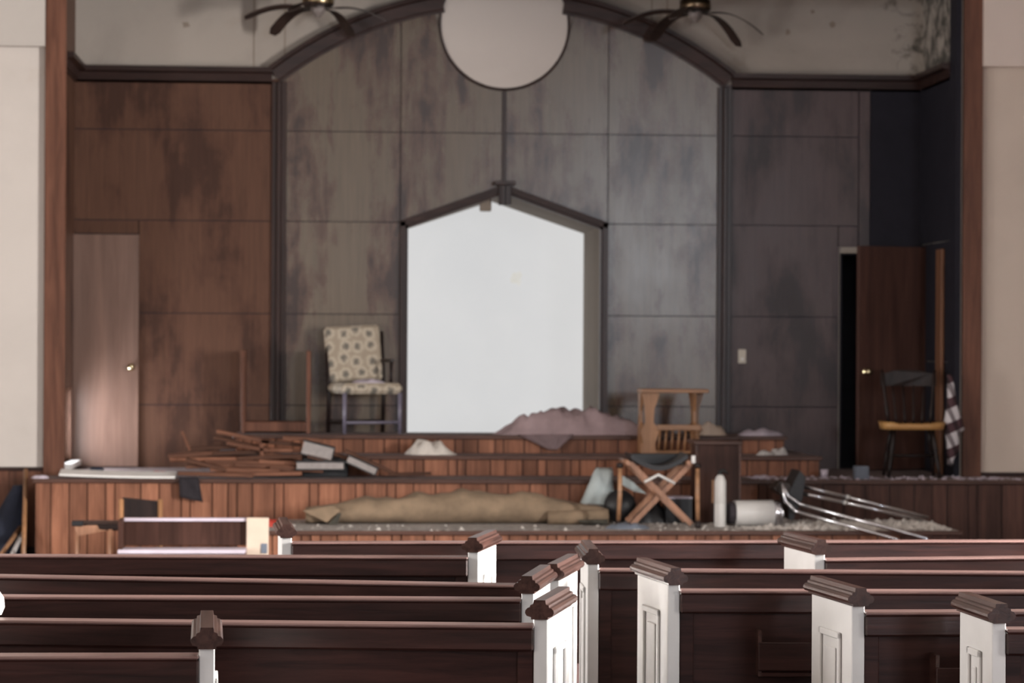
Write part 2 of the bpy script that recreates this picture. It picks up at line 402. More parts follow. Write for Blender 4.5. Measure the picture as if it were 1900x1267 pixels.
holed_wall('wall_right', 'Y', YR, 22.65, XR, 0.2, holes_r, 'nave_wall')
holed_wall('wall_left', 'Y', YR, 22.65, XL, -0.2, holes_l, 'nave_wall')
holed_wall('wall_rear', 'X', XL, XR, YR, -0.2, [(w[0] - w[1] / 2, w[0] + w[1] / 2, w[2], w[3]) for w in REAR_WINS], 'nave_wall')
wn = 0
def window(c, w, z0, z1, face, axis, out):
    global wn
    wn += 1
    def bx(bm, c0, c1, d0, d1, za, zb):
        d0, d1 = sorted((face + out * d0, face + out * d1))
        if axis == 'Y': add_box(bm, (d0, c0, za), (d1, c1, zb))
        else: add_box(bm, (c0, d0, za), (c1, d1, zb))
    bm = new_bm(); a, b = c - w / 2, c + w / 2
    bx(bm, a, a + .06, .06, .13, z0, z1); bx(bm, b - .06, b, .06, .13, z0, z1)
    bx(bm, a + .06, b - .06, .06, .13, z0, z0 + .06); bx(bm, a + .06, b - .06, .06, .13, z1 - .06, z1)
    root = struct(obj('window_%d' % wn, bm, 'white'))
    for k in (1, 2, 3):
        z = z0 + (z1 - z0) * k / 4; m = new_bm(); bx(m, a + .06, b - .06, .08, .11, z - .012, z + .012); obj('glazing_bar', m, 'white', root)
    m = new_bm(); bx(m, c - .012, c + .012, .082, .108, z0 + .06, z1 - .06); obj('glazing_bar', m, 'white', root)
    m = new_bm(); bx(m, a + .06, b - .06, .093, .097, z0 + .06, z1 - .06); obj('pane', m, 'glass', root)
    m = new_bm(); bx(m, a - .06, b + .06, -.08, .06, z0 - .04, z0); obj('window_sill', m, 'white', root)
for w in WINDOWS: window(w[1], w[2], w[3], w[4], w[0], 'Y', 1 if w[0] > 0 else -1)
for w in REAR_WINS: window(w[0], w[1], w[2], w[3], YR, 'X', -1)

# ------------------------------------------------------------------ proscenium wall
struct(box('wall_front_left', (XL, YP, 0), (AL - .02, YP + .15, ZC), 'cream'))
struct(box('wall_front_right', (AR + .02, YP, 0), (XR, YP + .15, ZC), 'right_cream'))
struct(box('wall_front_header', (AL - .02, YP, 4.62), (AR + .02, YP + .15, ZC), 'cream'))
zl, zr = P(40, 85, YP - .1).z, P(1860, 123, YP - .1).z
struct(box('wall_front_left_upper', (XL, YP - .10, zl), (X_at(79, YP - .1), YP, ZC), 'white_plaster'))
struct(box('wall_front_right_upper', (X_at(1822, YP - .1), YP - .10, zr), (XR, YP, ZC), 'right_upper'))
c0, c1 = X_at(80, YP - .06), X_at(119, YP - .06)
tn = 0
def trim(bm, mat):
    global tn
    tn += 1; return struct(obj('trim_%d' % tn, bm, mat))
STZ = 0.67
bm = new_bm(); add_box(bm, (c0, YP - .06, 0), (c1, YP, 5.6), .006); trim(bm, 'casing')
bm = new_bm(); add_box(bm, (AL - .015, YP, 0), (AL + .004, YP + .17, 5.6)); trim(bm, 'casing')
c2, c3 = X_at(1786, YP - .06), X_at(1821, YP - .06)
bm = new_bm(); add_box(bm, (c2, YP - .06, 0), (c3, YP, 5.6), .006); trim(bm, 'casing')
bm = new_bm(); add_box(bm, (AR - .03, YP - .05, 0), (AR + .015, YP + .17, 5.6)); trim(bm, 'black_panel')
# wainscot left and right of the stage
wzl = P(30, 866, YP).z; wzr = P(1860, 876, YP).z
def wainscot(name, x0, x1, z):
    root = struct(box(name, (x0, YP - .012, 0), (x1, YP - .001, z - .03), 'trim_z'))
    x = x0
    while x < x1 - .02:
        w = min(.14, x1 - x); box('board', (x + .003, YP - .022, 0.1), (x + w - .003, YP - .012, z - .03), 'casing', root); x += .14
    box('rail', (x0, YP - .045, z - .03), (x1, YP - .001, z), 'trim', root, .006)
    box('skirting', (x0, YP - .035, 0), (x1, YP - .012, .1), 'trim', root)
wainscot('baseboard_left', XL, c0 - .002, wzl)
wainscot('baseboard_right', c3 + .002, XR, wzr)

# ------------------------------------------------------------------ chancel shell
OL, OR = wx(742), wx(1116)           # baptistery opening
zSh, zAp = wz(415), wz(352)          # shoulder and apex of the gable opening
DL, DR = X_at(1557, YB), X_at(1742, YB)
dTop = P(1570, 470, YB).z
bm = new_bm()
T = YB + .15
add_box(bm, (AL - .2, YB, 0), (OL - .06, T, ZC)); add_box(bm, (OL - .06, YB, zAp + .05), (OR + .06, T, ZC))
add_box(bm, (OR + .06, YB, 0), (DL, T, ZC)); add_box(bm, (DL, YB, dTop), (DR, T, ZC)); add_box(bm, (DR, YB, 0), (AR + .2, T, ZC))
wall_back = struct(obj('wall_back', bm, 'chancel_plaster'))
bm = new_bm()
for (ya, yb, za, zb_) in ((YP + .15, ADDED_LOW_WIN[0], 0, ZC), (ADDED_LOW_WIN[1], YB, 0, ZC), (ADDED_LOW_WIN[0], ADDED_LOW_WIN[1], 0, ADDED_LOW_WIN[2]), (ADDED_LOW_WIN[0], ADDED_LOW_WIN[1], ADDED_LOW_WIN[3], ZC)):
    add_box(bm, (AL - .15, ya, za), (AL, yb, zb_))
struct(obj('wall_chancel_left', bm, 'left_panel'))
window((ADDED_LOW_WIN[0] + ADDED_LOW_WIN[1]) / 2, ADDED_LOW_WIN[1] - ADDED_LOW_WIN[0], ADDED_LOW_WIN[2], ADDED_LOW_WIN[3], AL, 'Y', -1)  # the added window, hidden from the camera
wcr = struct(box('wall_chancel_right', (AR, YP + .15, 0), (AR + .15, YB, ZC), 'chancel_plaster'))
# dark room behind the right-hand door
bm = new_bm()
a, b, y0, y1, h = DL - .1, DR + .1, T, T + 1.2, dTop + .1
for f in (((a, y1, 0), (b, y1, 0), (b, y1, h), (a, y1, h)), ((a, y0, 0), (a, y1, 0), (a, y1, h), (a, y0, h)),
          ((b, y0, 0), (b, y1, 0), (b, y1, h), (b, y0, h)), ((a, y0, h), (b, y0, h), (b, y1, h), (a, y1, h)), ((a, y0, .6), (b, y0, .6), (b, y1, .6), (a, y1, .6))):
    bm.faces.new([bm.verts.new(p) for p in f])
struct(obj('wall_backroom', bm, 'outside'))
# baptistery recess (pool below the step)
RB = YB + 1.80
apx = (OL + OR) / 2
pen = [(OL, 0.05), (OR, 0.05), (OR, zSh), (apx, zAp), (OL, zSh)]
bm = new_bm()
fr = [bm.verts.new((x, YB + .01, z)) for x, z in pen]; bk = [bm.verts.new((x, RB, z)) for x, z in pen]
fr_c = [v.co.copy() for v in fr]; bk_c = [v.co.copy() for v in bk]
for i in (0, 1, 2, 3, 4):
    if i in (2, 3): continue
    j = (i + 1) % 5; bm.faces.new((fr[i], fr[j], bk[j], bk[i]))
struct(obj('wall_recess_side', bm, 'recess_side'))
bm = new_bm()
for (i, j) in ((2, 3), (3, 4)): bm.faces.new((bm.verts.new(fr_c[i]), bm.verts.new(fr_c[j]), bm.verts.new(bk_c[j]), bm.verts.new(bk_c[i])))
struct(obj('ceiling_recess', bm, 'recess_side'))
# the whole back of the recess is one frosted pane with daylight behind it
bm = new_bm(); add_prism(bm, [(x, RB, z) for x, z in pen], (0, .02, 0))
wrb = struct(obj('window_frosted', bm, 'frosted'))
def wobble_disc(px, py, rx, rz, Y, mat, nm, parent, seed):
    c = P(px, py, Y); g = random.Random(seed); pts = []
    for k in range(12):
        q = 2 * PI * k / 12; f = g.uniform(.6, 1.15); pts.append((c.x + rx * f * math.cos(q), Y, c.z + rz * f * math.sin(q)))
    bm = new_bm(); add_prism(bm, pts, (0, .004, 0)); return obj(nm, bm, mat, parent)
wobble_disc(958, 517, .06, .075, RB - .006, 'frosted_patch', 'repair_patch', wrb, 1)  # repaired spot in the frosted pane, slightly warmer in colour
# ---- panelling on the chancel back wall, each sheet its own piece
AC, AO, AI = 678.0, 700.0, 664.0     # arch centre (y, px), outer and inner radius (px)
CCY, CRAD = 44.0, 122.0              # round medallion
PX0, PX1 = 511.0, 1340.0             # pilasters
def arch_y(px, r):
    d = px - 925.0; return AC - math.sqrt(max(r * r - d * d, 1.0))
def panel_top(px):
    y = arch_y(px, AI + 14); d = px - 927
    if abs(d) < CRAD: y = max(y, CCY + math.sqrt(CRAD ** 2 - d * d) + 2)
    return y
def gable_y(px, off=0.0):            # outer line of the gable moulding
    d = abs(px - 929.0)
    return 346.0 + d * (415 - 346) / 187.0 - off
def strip_panel(name, xa, xb, top, bot, mat, parent, y=YB, th=.018, n=None):
    xs = [xa]; step = 12
    while xs[-1] + step < xb: xs.append(xs[-1] + step)
    xs.append(xb)
    tp = [(x, max(top(x), 0)) for x in xs] if False else [(x, top(x)) for x in xs]
    bt = [(x, bot(x)) for x in xs]
    if len(set(round(v, 2) for _, v in tp)) == 1: tp = [tp[0], tp[-1]]
    if len(set(round(v, 2) for _, v in bt)) == 1: bt = [bt[0], bt[-1]]
    ps = tp + bt[::-1]
    pts = [(wx(x), y - th, wz(v)) for x, v in ps]
    bm = new_bm(); add_prism(bm, pts, (0, th, 0)); return obj(name, bm, mat, parent)
G = 0.8                               # half joint in px
rows = [(-40, 246), (246, 413), (413, 584), (584, 753), (753, 990)]
cols = [(PX0, 735), (735, 927), (927, 1122), (1122, PX1)]
for (ra, rb) in rows:
    for ci, (xa, xb) in enumerate(cols):
        inside = ci in (1, 2)
        if inside and ra >= 413: continue
        top = (lambda a: (lambda x: max(a + G, panel_top(x))))(ra) if ra < 0 else (lambda a: (lambda x: a + G))(ra)
        if inside and rb >= 413: bot = lambda x: gable_y(x, -8)
        else: bot = (lambda b: (lambda x: b - G))(rb)
        strip_panel('panel', xa + G, xb - G, top, bot, 'centre_panel', wall_back)
for ci, (xa, xb) in enumerate(cols):
    if ci in (1, 2): strip_panel('backing', xa, xb, panel_top, lambda x: gable_y(x, -9), 'black_panel', wall_back, th=.006)
    else: strip_panel('backing', xa, xb, panel_top, lambda x: 990, 'black_panel', wall_back, th=.006)
# left bay
ldoor0, ldoor1, ldt = 112.0, 254.0, P(190, 435, YB).z
ldty = 633 - (ldt - 1.75) * S
for (ra, rb) in [(150, 246), (246, 413), (413, 584), (584, 753), (753, 990)]:
    x0 = ldoor1 if ra >= 413 else 132
    strip_panel('panel', x0 + G, PX0 - G, lambda x: ra + G, lambda x: rb - G, 'left_panel', wall_back)
strip_panel('backing', 132, PX0, lambda x: 150, lambda x: 990, 'black_panel', wall_back, th=.006)
strip_panel('backing', PX1, 1558, lambda x: 150, lambda x: 990, 'black_panel', wall_back, th=.006)
strip_panel('backing', 1556, 1722, lambda x: 150, lambda x: 452, 'black_panel', wall_back, th=.006)
strip_panel('panel', 132, ldoor1 - G, lambda x: 413 + G, lambda x: ldty - 2, 'left_panel', wall_back)
# right bay
for (ra, rb) in [(150, 246), (246, 413), (413, 584), (584, 753), (753, 990)]:
    xe = 1558 if ra >= 413 else 1594
    strip_panel('panel', PX1 + G, xe, lambda x: ra + G, lambda x: rb - G, 'right_panel', wall_back)
strip_panel('panel', 1596, 1616, lambda x: 150, lambda x: 452, 'right_panel', wall_back)
strip_panel('panel', 1618, 1722, lambda x: 150, lambda x: 452, 'black_panel', wall_back)  # blackened to paint the shadow of the right proscenium
strip_panel('panel', 1556, 1594, lambda x: 414, lambda x: 452, 'right_panel', wall_back)
# right return wall panelling, its shade put into the black colour
zt = wz(150)
for (z0, z1) in ((0.0, 1.6), (1.6, 2.6), (2.6, zt)):
    box('panel', (AR - .018, YP + .18, z0 + .004), (AR, YB - .02, z1 - .004), 'black_panel', wcr)

# ---- mouldings
def ledge_profile(bm, p0, p1, face_h=.115, depth=.06, lip=.022):
    """straight cornice from p0 to p1 (bottom line), y outwards is -Y"""
    p0, p1 = Vector(p0), Vector(p1)
    d = (p1 - p0); prof = [(0, 0), (-.018, 0), (-.018, .018), (-depth * .55, .022), (-depth * .75, face_h - .03), (-depth * 1.6, face_h - .018), (-depth * 1.6, face_h + lip), (0, face_h + lip)]
    n = Vector((0, 1, 0)) if abs(d.x) > abs(d.y) else Vector((1 if p0.x > XC else -1, 0, 0)) * 1.0
    pts = [p0 + n * o + Vector((0, 0, z)) for o, z in prof]
    add_prism(bm, pts, d)
zb = wz(160)
bm = new_bm(); ledge_profile(bm, (AL, YB, zb), (wx(497), YB, zb)); trim(bm, 'trim')
bm = new_bm(); ledge_profile(bm, (wx(1354), YB, zb), (AR, YB, zb)); trim(bm, 'trim')
bm = new_bm(); ledge_profile(bm, (AR, YP + .16, zb), (AR, YB - .09, zb)); trim(bm, 'trim')
bm = new_bm(); ledge_profile(bm, (AL, YP + .16, zb), (AL, YB - .09, zb)); trim(bm, 'trim')
# arch
def arch_trim(q0, q1, r0, r1, depth, mat, n=28):
    bm = new_bm(); rings = []
    prof = [(r0, 0), (r0, -.03), (r0 + 5, -.032), (r0 + 7, -depth * .55), (r1 - 9, -depth * .75), (r1 - 7, -depth * 1.5), (r1, -depth * 1.5), (r1, 0)]
    for k in range(n + 1):
        q = q0 + (q1 - q0) * k / n
        rings.append([bm.verts.new((wx(925 + r * math.sin(q)), YB + o, wz(AC - r * math.cos(q)))) for r, o in prof])
    m = len(prof)
    for a, b in zip(rings, rings[1:]):
        for k in range(m): bm.faces.new((a[k], a[(k + 1) % m], b[(k + 1) % m], b[k]))
    bm.faces.new(rings[0]); bm.faces.new(rings[-1][::-1])
    return trim(bm, mat)
qa = math.asin((925 - 497) / 690.0); qb = math.asin(114 / 690.0)
arch_trim(-qa, -qb, AI, AO, .07, 'trim'); arch_trim(qb, qa, AI, AO, .07, 'trim')
# round medallion: disc with a dark rim
bm = new_bm(); c = (wx(927), YB, wz(CCY)); rr = CRAD / S
add_lathe(bm, [(rr - .015, 0), (rr - .015, .006)], 64, Matrix.Translation((c[0], YB - .004, c[2])) @ Matrix.Rotation(PI / 2, 4, 'X'))
disc = tag(obj('wall_medallion', bm, 'medallion'), 'large round pale plaster disc with a dark rim at the top of the arch', 'medallion')
disc.name = 'round_medallion'
bm = new_bm(); prof = [(rr - .018, -.0), (rr - .018, -.022), (rr + .004, -.026), (rr + .004, 0)]
rings = []
for k in range(64):
    q = 2 * PI * k / 64; rings.append([bm.verts.new((c[0] + r * math.cos(q), YB + o, c[2] + r * math.sin(q))) for r, o in prof])
for k in range(64):
    a, b = rings[k], rings[(k + 1) % 64]
    for i in range(4): bm.faces.new((a[i], a[(i + 1) % 4], b[(i + 1) % 4], b[i]))
obj('rim', bm, 'trim', disc)
# pilasters: two-step uprights
for (xa, xb) in ((497, 524), (1327, 1354)):
    bm = new_bm()
    add_box(bm, (wx(xa), YB - .045, 0), (wx(xb), YB, zb + .02), .004)
    add_box(bm, (wx(xa + 9), YB - .085, 0), (wx(xb - 9), YB - .045, zb + .02), .008)
    trim(bm, 'trim_z')
# batten from medallion to the gable
bm = new_bm(); add_box(bm, (wx(923.5), YB - .035, wz(338)), (wx(931), YB - .018, wz(167)), .003); trim(bm, 'trim_z')
# gable frame
def frame_bar(a, b, w, d0=-.018, mat='trim'):
    """a,b px points of the centre line, w px width; stepped moulding"""
    A, B = Vector((wx(a[0]), 0, wz(a[1]))), Vector((wx(b[0]), 0, wz(b[1])))
    d = (B - A).normalized(); n = Vector((-d.z, 0, d.x)); h = w / S / 2
    bm = new_bm()
    for (f0, f1, ya, yb) in ((-1, 1, d0 - .03, YB * 0 + .01), (-.35, .9, d0 - .055, d0 - .03)):
        pts = [A + n * h * f0, B + n * h * f0, B + n * h * f1, A + n * h * f1]
        add_prism(bm, [p + Vector((0, YB + ya, 0)) for p in pts], (0, yb - ya, 0))
    return trim(bm, mat)
frame_bar((742, 1000), (742, 412), 15, mat='trim_z'); frame_bar((1115, 412), (1115, 1000), 15, mat='trim_z')
frame_bar((736, 419), (920, 353), 17); frame_bar((937, 353), (1121, 419), 17)
bm = new_bm()
add_box(bm, (wx(917), YB - .10, wz(380)), (wx(940), YB - .018, wz(343)), .004)
add_box(bm, (wx(922), YB - .125, wz(378)), (wx(927), YB - .10, wz(344)))
add_box(bm, (wx(930), YB - .125, wz(378)), (wx(935), YB - .10, wz(344)))
add_box(bm, (wx(908), YB - .13, wz(343)), (wx(948), YB - .018, wz(336)), .004)
trim(bm, 'trim_z')
bm = new_bm(); add_box(bm, (wx(883), YB + .02, wz(391)), (wx(905), YB + .05, wz(366)), .01); trim(bm, 'recess_side')

# holes knocked in the plaster, and hairline joints of its boards
for k, (px, py, a, b_) in enumerate(((345, 46, .035, .030), (1545, 45, .03, .03), (1508, 22, .02, .02), (1462, 60, .02, .03))):
    wobble_disc(px, py, a, b_, YB - .003, 'recess_side', 'plaster_hole', wall_back, 50 + k)
for px in (463, 520, 1203, 1232):
    box('plaster_joint', (wx(px) - .006, YB - .003, wz(arch_y(px, AO)) if 497 < px < 1354 else wz(128)), (wx(px) + .006, YB, 5.2), 'recess_side', wall_back)
box('door_lining', (DL, YB - .022, STZ), (DL + .012, T, dTop), 'black_panel', wall_back); box('door_lining', (DL, YB - .022, dTop - .012), (DR, T, dTop), 'black_panel', wall_back)
# doors
DA = R(0)
d1 = struct(box('door_1', (0, -.035, STZ + .008), (wx(253) - wx(108), 0, ldt), 'door_l', None, .003))
d1.location = (wx(108) + .01, YB - .025, 0); d1.rotation_euler = (0, 0, -DA)
def knob(parent, loc, sgn=1):
    bm = new_bm()
    add_lathe(bm, [(.032, 0), (.032, .006), (.012, .012), (.012, .035), (.026, .045), (.030, .058), (.024, .070), (.006, .075)], 20, Matrix.Translation(loc) @ Matrix.Rotation(PI / 2, 4, 'X'))
    return obj('door_handle', bm, 'knob', parent)
kp = P(239, 681, YB - .1); knob(d1, (wx(253) - wx(108) - .06, -.035, kp.z))
leaf = P(1592, 456, 22.05); hz = leaf.z
hinge = Vector((X_at(1764, 22.36), 22.36)); tip = Vector((leaf.x, 22.05)); w = (hinge - tip).length
ang = math.atan2(tip.y - hinge.y, tip.x - hinge.x)
d2 = struct(box('door_2', (0, -.02, STZ + .01), (w, .02, hz), 'door_r', None, .003))
d2.location = (hinge.x, hinge.y, 0); d2.rotation_euler = (0, 0, ang)
kz = P(1605, 690, 22.0).z
bm = new_bm(); add_lathe(bm, [(.032, 0), (.032, .006), (.012, .012), (.012, .035), (.026, .045), (.030, .058), (.024, .070), (.006, .075)], 20, Matrix.Translation((w - .07, .02, kz)) @ Matrix.Rotation(-PI / 2, 4, 'X'))
obj('door_handle', bm, 'knob', d2)
bm = new_bm(); x = AR - .02; add_box(bm, (x - .03, 21.55, STZ), (x, 21.75, P(1772, 462, 21.6).z), .006); trim(bm, 'jamb')
# light switch
sp = P(1377, 661, YB - .018)
sw = thing('light_switch', 'small almond light switch plate on the dark panelling beside the upright moulding', 'switch', (sp.x, YB - .018, sp.z))
box('plate', (-.034, -.008, -.06), (.034, 0, .06), 'switch', sw, .003); box('toggle', (-.012, -.022, -.035), (.012, -.008, -.01), 'plastic_white', sw, .003)

# ------------------------------------------------------------------ stage and steps
def boards(parent, x0, x1, yf, z0, z1, dark_from=None):
    x = x0; g = random.Random(int(x0 * 100) + int(z1 * 100))
    while x < x1 - .01:
        w = min(g.choice((.07, .12, .14, .17, .20)), x1 - x)
        o = g.choice((0, 0, .004, .007))
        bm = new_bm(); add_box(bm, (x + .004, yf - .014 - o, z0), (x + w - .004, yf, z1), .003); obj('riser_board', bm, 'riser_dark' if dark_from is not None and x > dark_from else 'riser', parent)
        x += w
def platform(name, label, x0, x1, yf, yb, zt_, z0, mat='deck', inner=None, dark=None):
    root = thing(name, label, 'stage step', ((x0 + x1) / 2, yf, z0))
    ox, oy, oz = root.location
    def sub(nm, lo, hi, m, bev=0):
        return box(nm, (lo[0] - ox, lo[1] - oy, lo[2] - oz), (hi[0] - ox, hi[1] - oy, hi[2] - oz), m, root, bev)
    if inner:
        ym = YP - .065
        sub('core', (x0, yf, z0), (x1, ym, zt_ - .025), 'trim_z'); sub('core', (inner[0], ym, z0), (inner[1], yb, zt_ - .025), 'trim_z')
        sub('deck', (x0, yf - .02, zt_ - .025), (x1, ym, zt_), mat); sub('deck', (inner[0], ym, zt_ - .025), (inner[1], yb, zt_), mat)
    else:
        sub('core', (x0, yf, z0), (x1, yb, zt_ - .025), 'trim_z')
        sub('deck', (x0, yf - .02, zt_ - .025), (x1, yb, zt_), mat)
    sub('nosing', (x0 - .02, yf - .045, zt_ - .03), (x1 + .02, yf - .02, zt_ + .001), 'nosing', .006)
    boards(root, x0 - ox, x1 - ox, 0, 0.0, zt_ - .03 - oz, None if dark is None else dark - ox)
    return root
SX0 = X_at(66, 20.6)
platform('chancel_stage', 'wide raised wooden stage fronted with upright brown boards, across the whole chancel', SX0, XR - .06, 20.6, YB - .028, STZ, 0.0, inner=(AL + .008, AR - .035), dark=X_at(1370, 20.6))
FZ, FY = 0.36, 19.35
FX0, FX1 = X_at(440, FY), X_at(1781, FY)
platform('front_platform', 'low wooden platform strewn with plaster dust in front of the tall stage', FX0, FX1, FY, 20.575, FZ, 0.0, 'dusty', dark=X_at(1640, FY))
S2, S3 = 0.83, 0.975
x2a, x2b = X_at(400, 21.2), X_at(1520, 21.2)
platform('stage_step', 'lower of the two long wooden steps on the stage', x2a, x2b, 21.2, YB - .09, S2, STZ)
x3a, x3b = X_at(436, 21.7), X_at(1455, 21.7)
platform('stage_step', 'upper of the two long wooden steps, under the white recess', x3a, x3b, 21.7, YB - .09, S3, S2)
# pulpit plinth standing in front of the stage
pl0, pl1 = X_at(1292, 20.15), X_at(1374, 20.15)
pb = thing('pulpit_plinth', 'dark wooden pulpit box standing behind the white cylinder', 'pulpit', ((pl0 + pl1) / 2, 20.35, FZ))
hw = (pl1 - pl0) / 2; ph = P(1330, 818, 20.15).z - FZ
box('body', (-hw + .012, -.19, 0), (hw - .012, .19, ph - .03), 'pulpit', pb, .004); box('top', (-hw - .015, -.215, ph - .03), (hw + .015, .215, ph), 'nosing', pb, .006)
box('corner_post', (hw - .012, -.20, 0), (hw + .004, -.17, ph - .03), 'nosing', pb); box('corner_post', (-hw - .004, -.20, 0), (-hw + .012, -.17, ph - .03), 'nosing', pb)

# ------------------------------------------------------------------ pews
def cap_bm(depth, over=.025):
    bm = new_bm()
    half = [(.026, 0), (.026, .007), (.040, .011), (.045, .020), (.044, .028), (.038, .035), (.030, .037), (.029, .044), (.020, .047), (.018, .060)]
    prof = half + [(-x, z) for x, z in half[::-1]]
    y0, y1 = -over, depth + over
    add_prism(bm, [(x, y0, z) for x, z in prof], (0, y1 - y0, 0))
    return bm
END_T, END_D, RAIL_Z, END_Z = .044, .42, .875, .895
def pew_end(root, x, ang, outer, white='white', depth=END_D):
    """end board at bench coordinate x, turned by ang; outer=+1 shows its panel on the +x side"""
    bm = new_bm(); add_box(bm, (-END_T / 2, 0, 0), (END_T / 2, depth, END_Z), .003)
    e = obj('end_board', bm, white, root); e.location = (x, 0, 0); e.rotation_euler = (0, 0, ang)
    c = obj('cap', cap_bm(depth), 'cap', e); c.location = (0, 0, END_Z)
    s = outer * END_T / 2; y0, y1, z0, z1 = .10, depth - .10, .14, END_Z - .10
    for (a, b, c0, c1) in ((y0, y1, z1 - .022, z1), (y0, y1, z0, z0 + .022), (y0, y0 + .022, z0, z1), (y1 - .022, y1, z0, z1)):
        bm = new_bm(); add_box(bm, (min(s, s + outer * .010), a, c0), (max(s, s + outer * .010), b, c1), .003); obj('moulding', bm, white, e)
    bm = new_bm(); add_box(bm, (min(s, s + outer * .006), y0 + .055, z0 + .055), (max(s, s + outer * .006), y1 - .055, z1 - .055), .004); obj('raised_panel', bm, white, e)
    return e
def pew(label, A, B, endA=None, endB=None, group=None, white='white', rack=None, nm='church_pew', depth=END_D):
    """A, B: world points of the rear top edge (left, right)"""
    d = Vector((B.x - A.x, B.y - A.y)); L = d.length; a = math.atan2(d.y, d.x)
    t = thing(nm, label, 'pew', (A.x, A.y, 0), a, group)
    def bx(n, lo, hi, bev=.003, m='pew'): return box(n, lo, hi, m, t, bev)
    bx('back', (0, .022, .36), (L, .040, .815))
    bx('top_rail', (0, -.012, .795), (L, .075, RAIL_Z - .010), .006, 'rail')
    bx('rail_highlight', (0, -.016, RAIL_Z - .010), (L, .079, RAIL_Z), .004, 'rail_highlight')
    bx('lower_rail', (0, .012, .34), (L, .05, .42))
    bx('stile', (0, .012, .42), (.05, .05, .80)); bx('stile', (L - .05, .012, .42), (L, .05, .80))
    bx('seat', (0, .05, .415), (L, .40, .445), .006)
    bx('seat_apron', (0, .355, .32), (L, .38, .415))
    for (e, x, o) in ((endA, -END_T / 2, -1), (endB, L + END_T / 2, 1)):
        if e is not None: pew_end(t, x, e - a, o, white, depth)
    if rack:
        for x in rack:
            r = box('book_rack', (x, -.075, .60), (x + .46, -.065, .70), 'pew', t, .003)
            for q in (x, x + .45): 
                bm = new_bm(); add_box(bm, (q, -.065, .58), (q + .012, .022, .74)); obj('rack_side', bm, 'cap', r)
            bm = new_bm(); add_box(bm, (x + .012, -.065, .58), (x + .45, .022, .592)); obj('rack_shelf', bm, 'pew', r)
    return t
RZ = RAIL_Z
def rail(p0, p1, ext0=0.0, ext1=0.0):
    A, B = Pz(p0[0], p0[1], RZ), Pz(p1[0], p1[1], RZ); d = (B - A).normalized()
    return A - d * ext0, B + d * ext1
# left bank, ends turned towards the aisle
EL = -R(14.5)      # heading of the left-bank ends (clockwise)
A, B = rail((0, 1217), (369, 1216), .5); pew('short dark pew with a bare white end post standing apart in the left bank', A, B, R(1), R(2.5))
A, B = rail((0, 1150), (990, 1160), .5); pew('dark pew next before the short pew, its white panelled end brightly sunlit', A, B, 0, EL)
A, B = rail((0, 1106), (967, 1111), .5); pew('dark pew with narrow white end, second row before the short pew', A, B, 0, EL + R(2))
A, B = rail((0, 1068), (1015, 1086), .5); pew('dark pew third row before the short pew, end beside the slim aisle post', A, B, 0, EL)
A, B = rail((0, 1030), (868, 1033), .5); pew('dark pew ending short of the aisle with a small bright white end', A, B, 0, EL + R(1))
# right bank, square to the church
A, B = rail((541, 1006), (1905, 1003), 0, .4); pew('long dark pew in the foremost row, right across in front of the platform', A, B, R(3), 0)
A, B = rail((1541, 1042), (1905, 1038), 0, .4); A.y += .12; B.y += .12; pew('dark pew with a white end just behind the foremost long pew', A, B, R(7), 0)
A, B = rail((1111, 1056), (1905, 1062), 0, .4); pew('dark pew with a slim white aisle post seen edge on', A, B, -R(2), 0, rack=None)
A, B = rail((1262, 1095), (1905, 1097), 0, .4); pew('dark pew with white panelled aisle end and a book rack on its back', A, B, R(8), 0, rack=[.27])
A, B = rail((1605, 1135), (1905, 1134), 0, .5); pew('dark pew with broad white panelled end, second from the last of the right bank', A, B, R(7.5), 0, rack=[.22])
A, B = rail((1867, 1167), (1905, 1167.05), 0, .8); pew('last dark pew of the right bank, its white end farthest from the aisle', A, B, R(3), 0, depth=.34)
# low bench facing the pews, with a beige end
def low_bench():
    Y = 18.3; x0, x1 = X_at(232, Y), X_at(458, Y); L = x1 - x0
    zt_ = P(345, 961, Y).z; zs = P(345, 1012, Y).z
    t = thing('low_bench', 'low dark bench with a pale shelf and a broad beige end by the stage corner', 'bench', (x0, Y, 0))
    box('back', (0, 0, zs), (L, .03, zt_ - .02), 'pulpit', t, .003); box('top_rail', (-.01, -.02, zt_ - .022), (L, .04, zt_), 'lilac', t, .004)
    box('shelf', (-.03, -.22, zs - .04), (L, 0, zs - .012), 'lilac', t, .004); box('apron', (0, -.2, 0), (L, -.17, zs - .04), 'pulpit', t)
    bm = new_bm(); add_box(bm, (0, -.02, 0), (.15, .02, zt_ + .005), .004); e = obj('end_board', bm, 'beige_end', t); e.location = (L + .004, -.02, 0); e.rotation_euler = (0, 0, R(-6))
    bm = new_bm(); add_box(bm, (.10, -.026, zt_ - .24), (.145, -.018, zt_ - .17), .004); obj('blue_patch', bm, 'blue_grey', e)
    box('end_board', (-.03, -.2, 0), (0, .03, zt_), 'pulpit', t, .004)
low_bench()
# loose item bumps
bmx = new_bm(); p = Pz(4, 1145, RZ); 
add_lathe(bmx, [(.004, 0), (.035, .005), (.045, .03), (.042, .06), (.025, .085), (.004, .09)], 16, Matrix.Translation((0, 0, 0)))
o = obj('white_cup', bmx, 'white_cloth'); o.location = (p.x - .04, p.y + .028, RZ); tag(o, 'small off-white rounded cup standing on the rail of the left pew', 'cup')

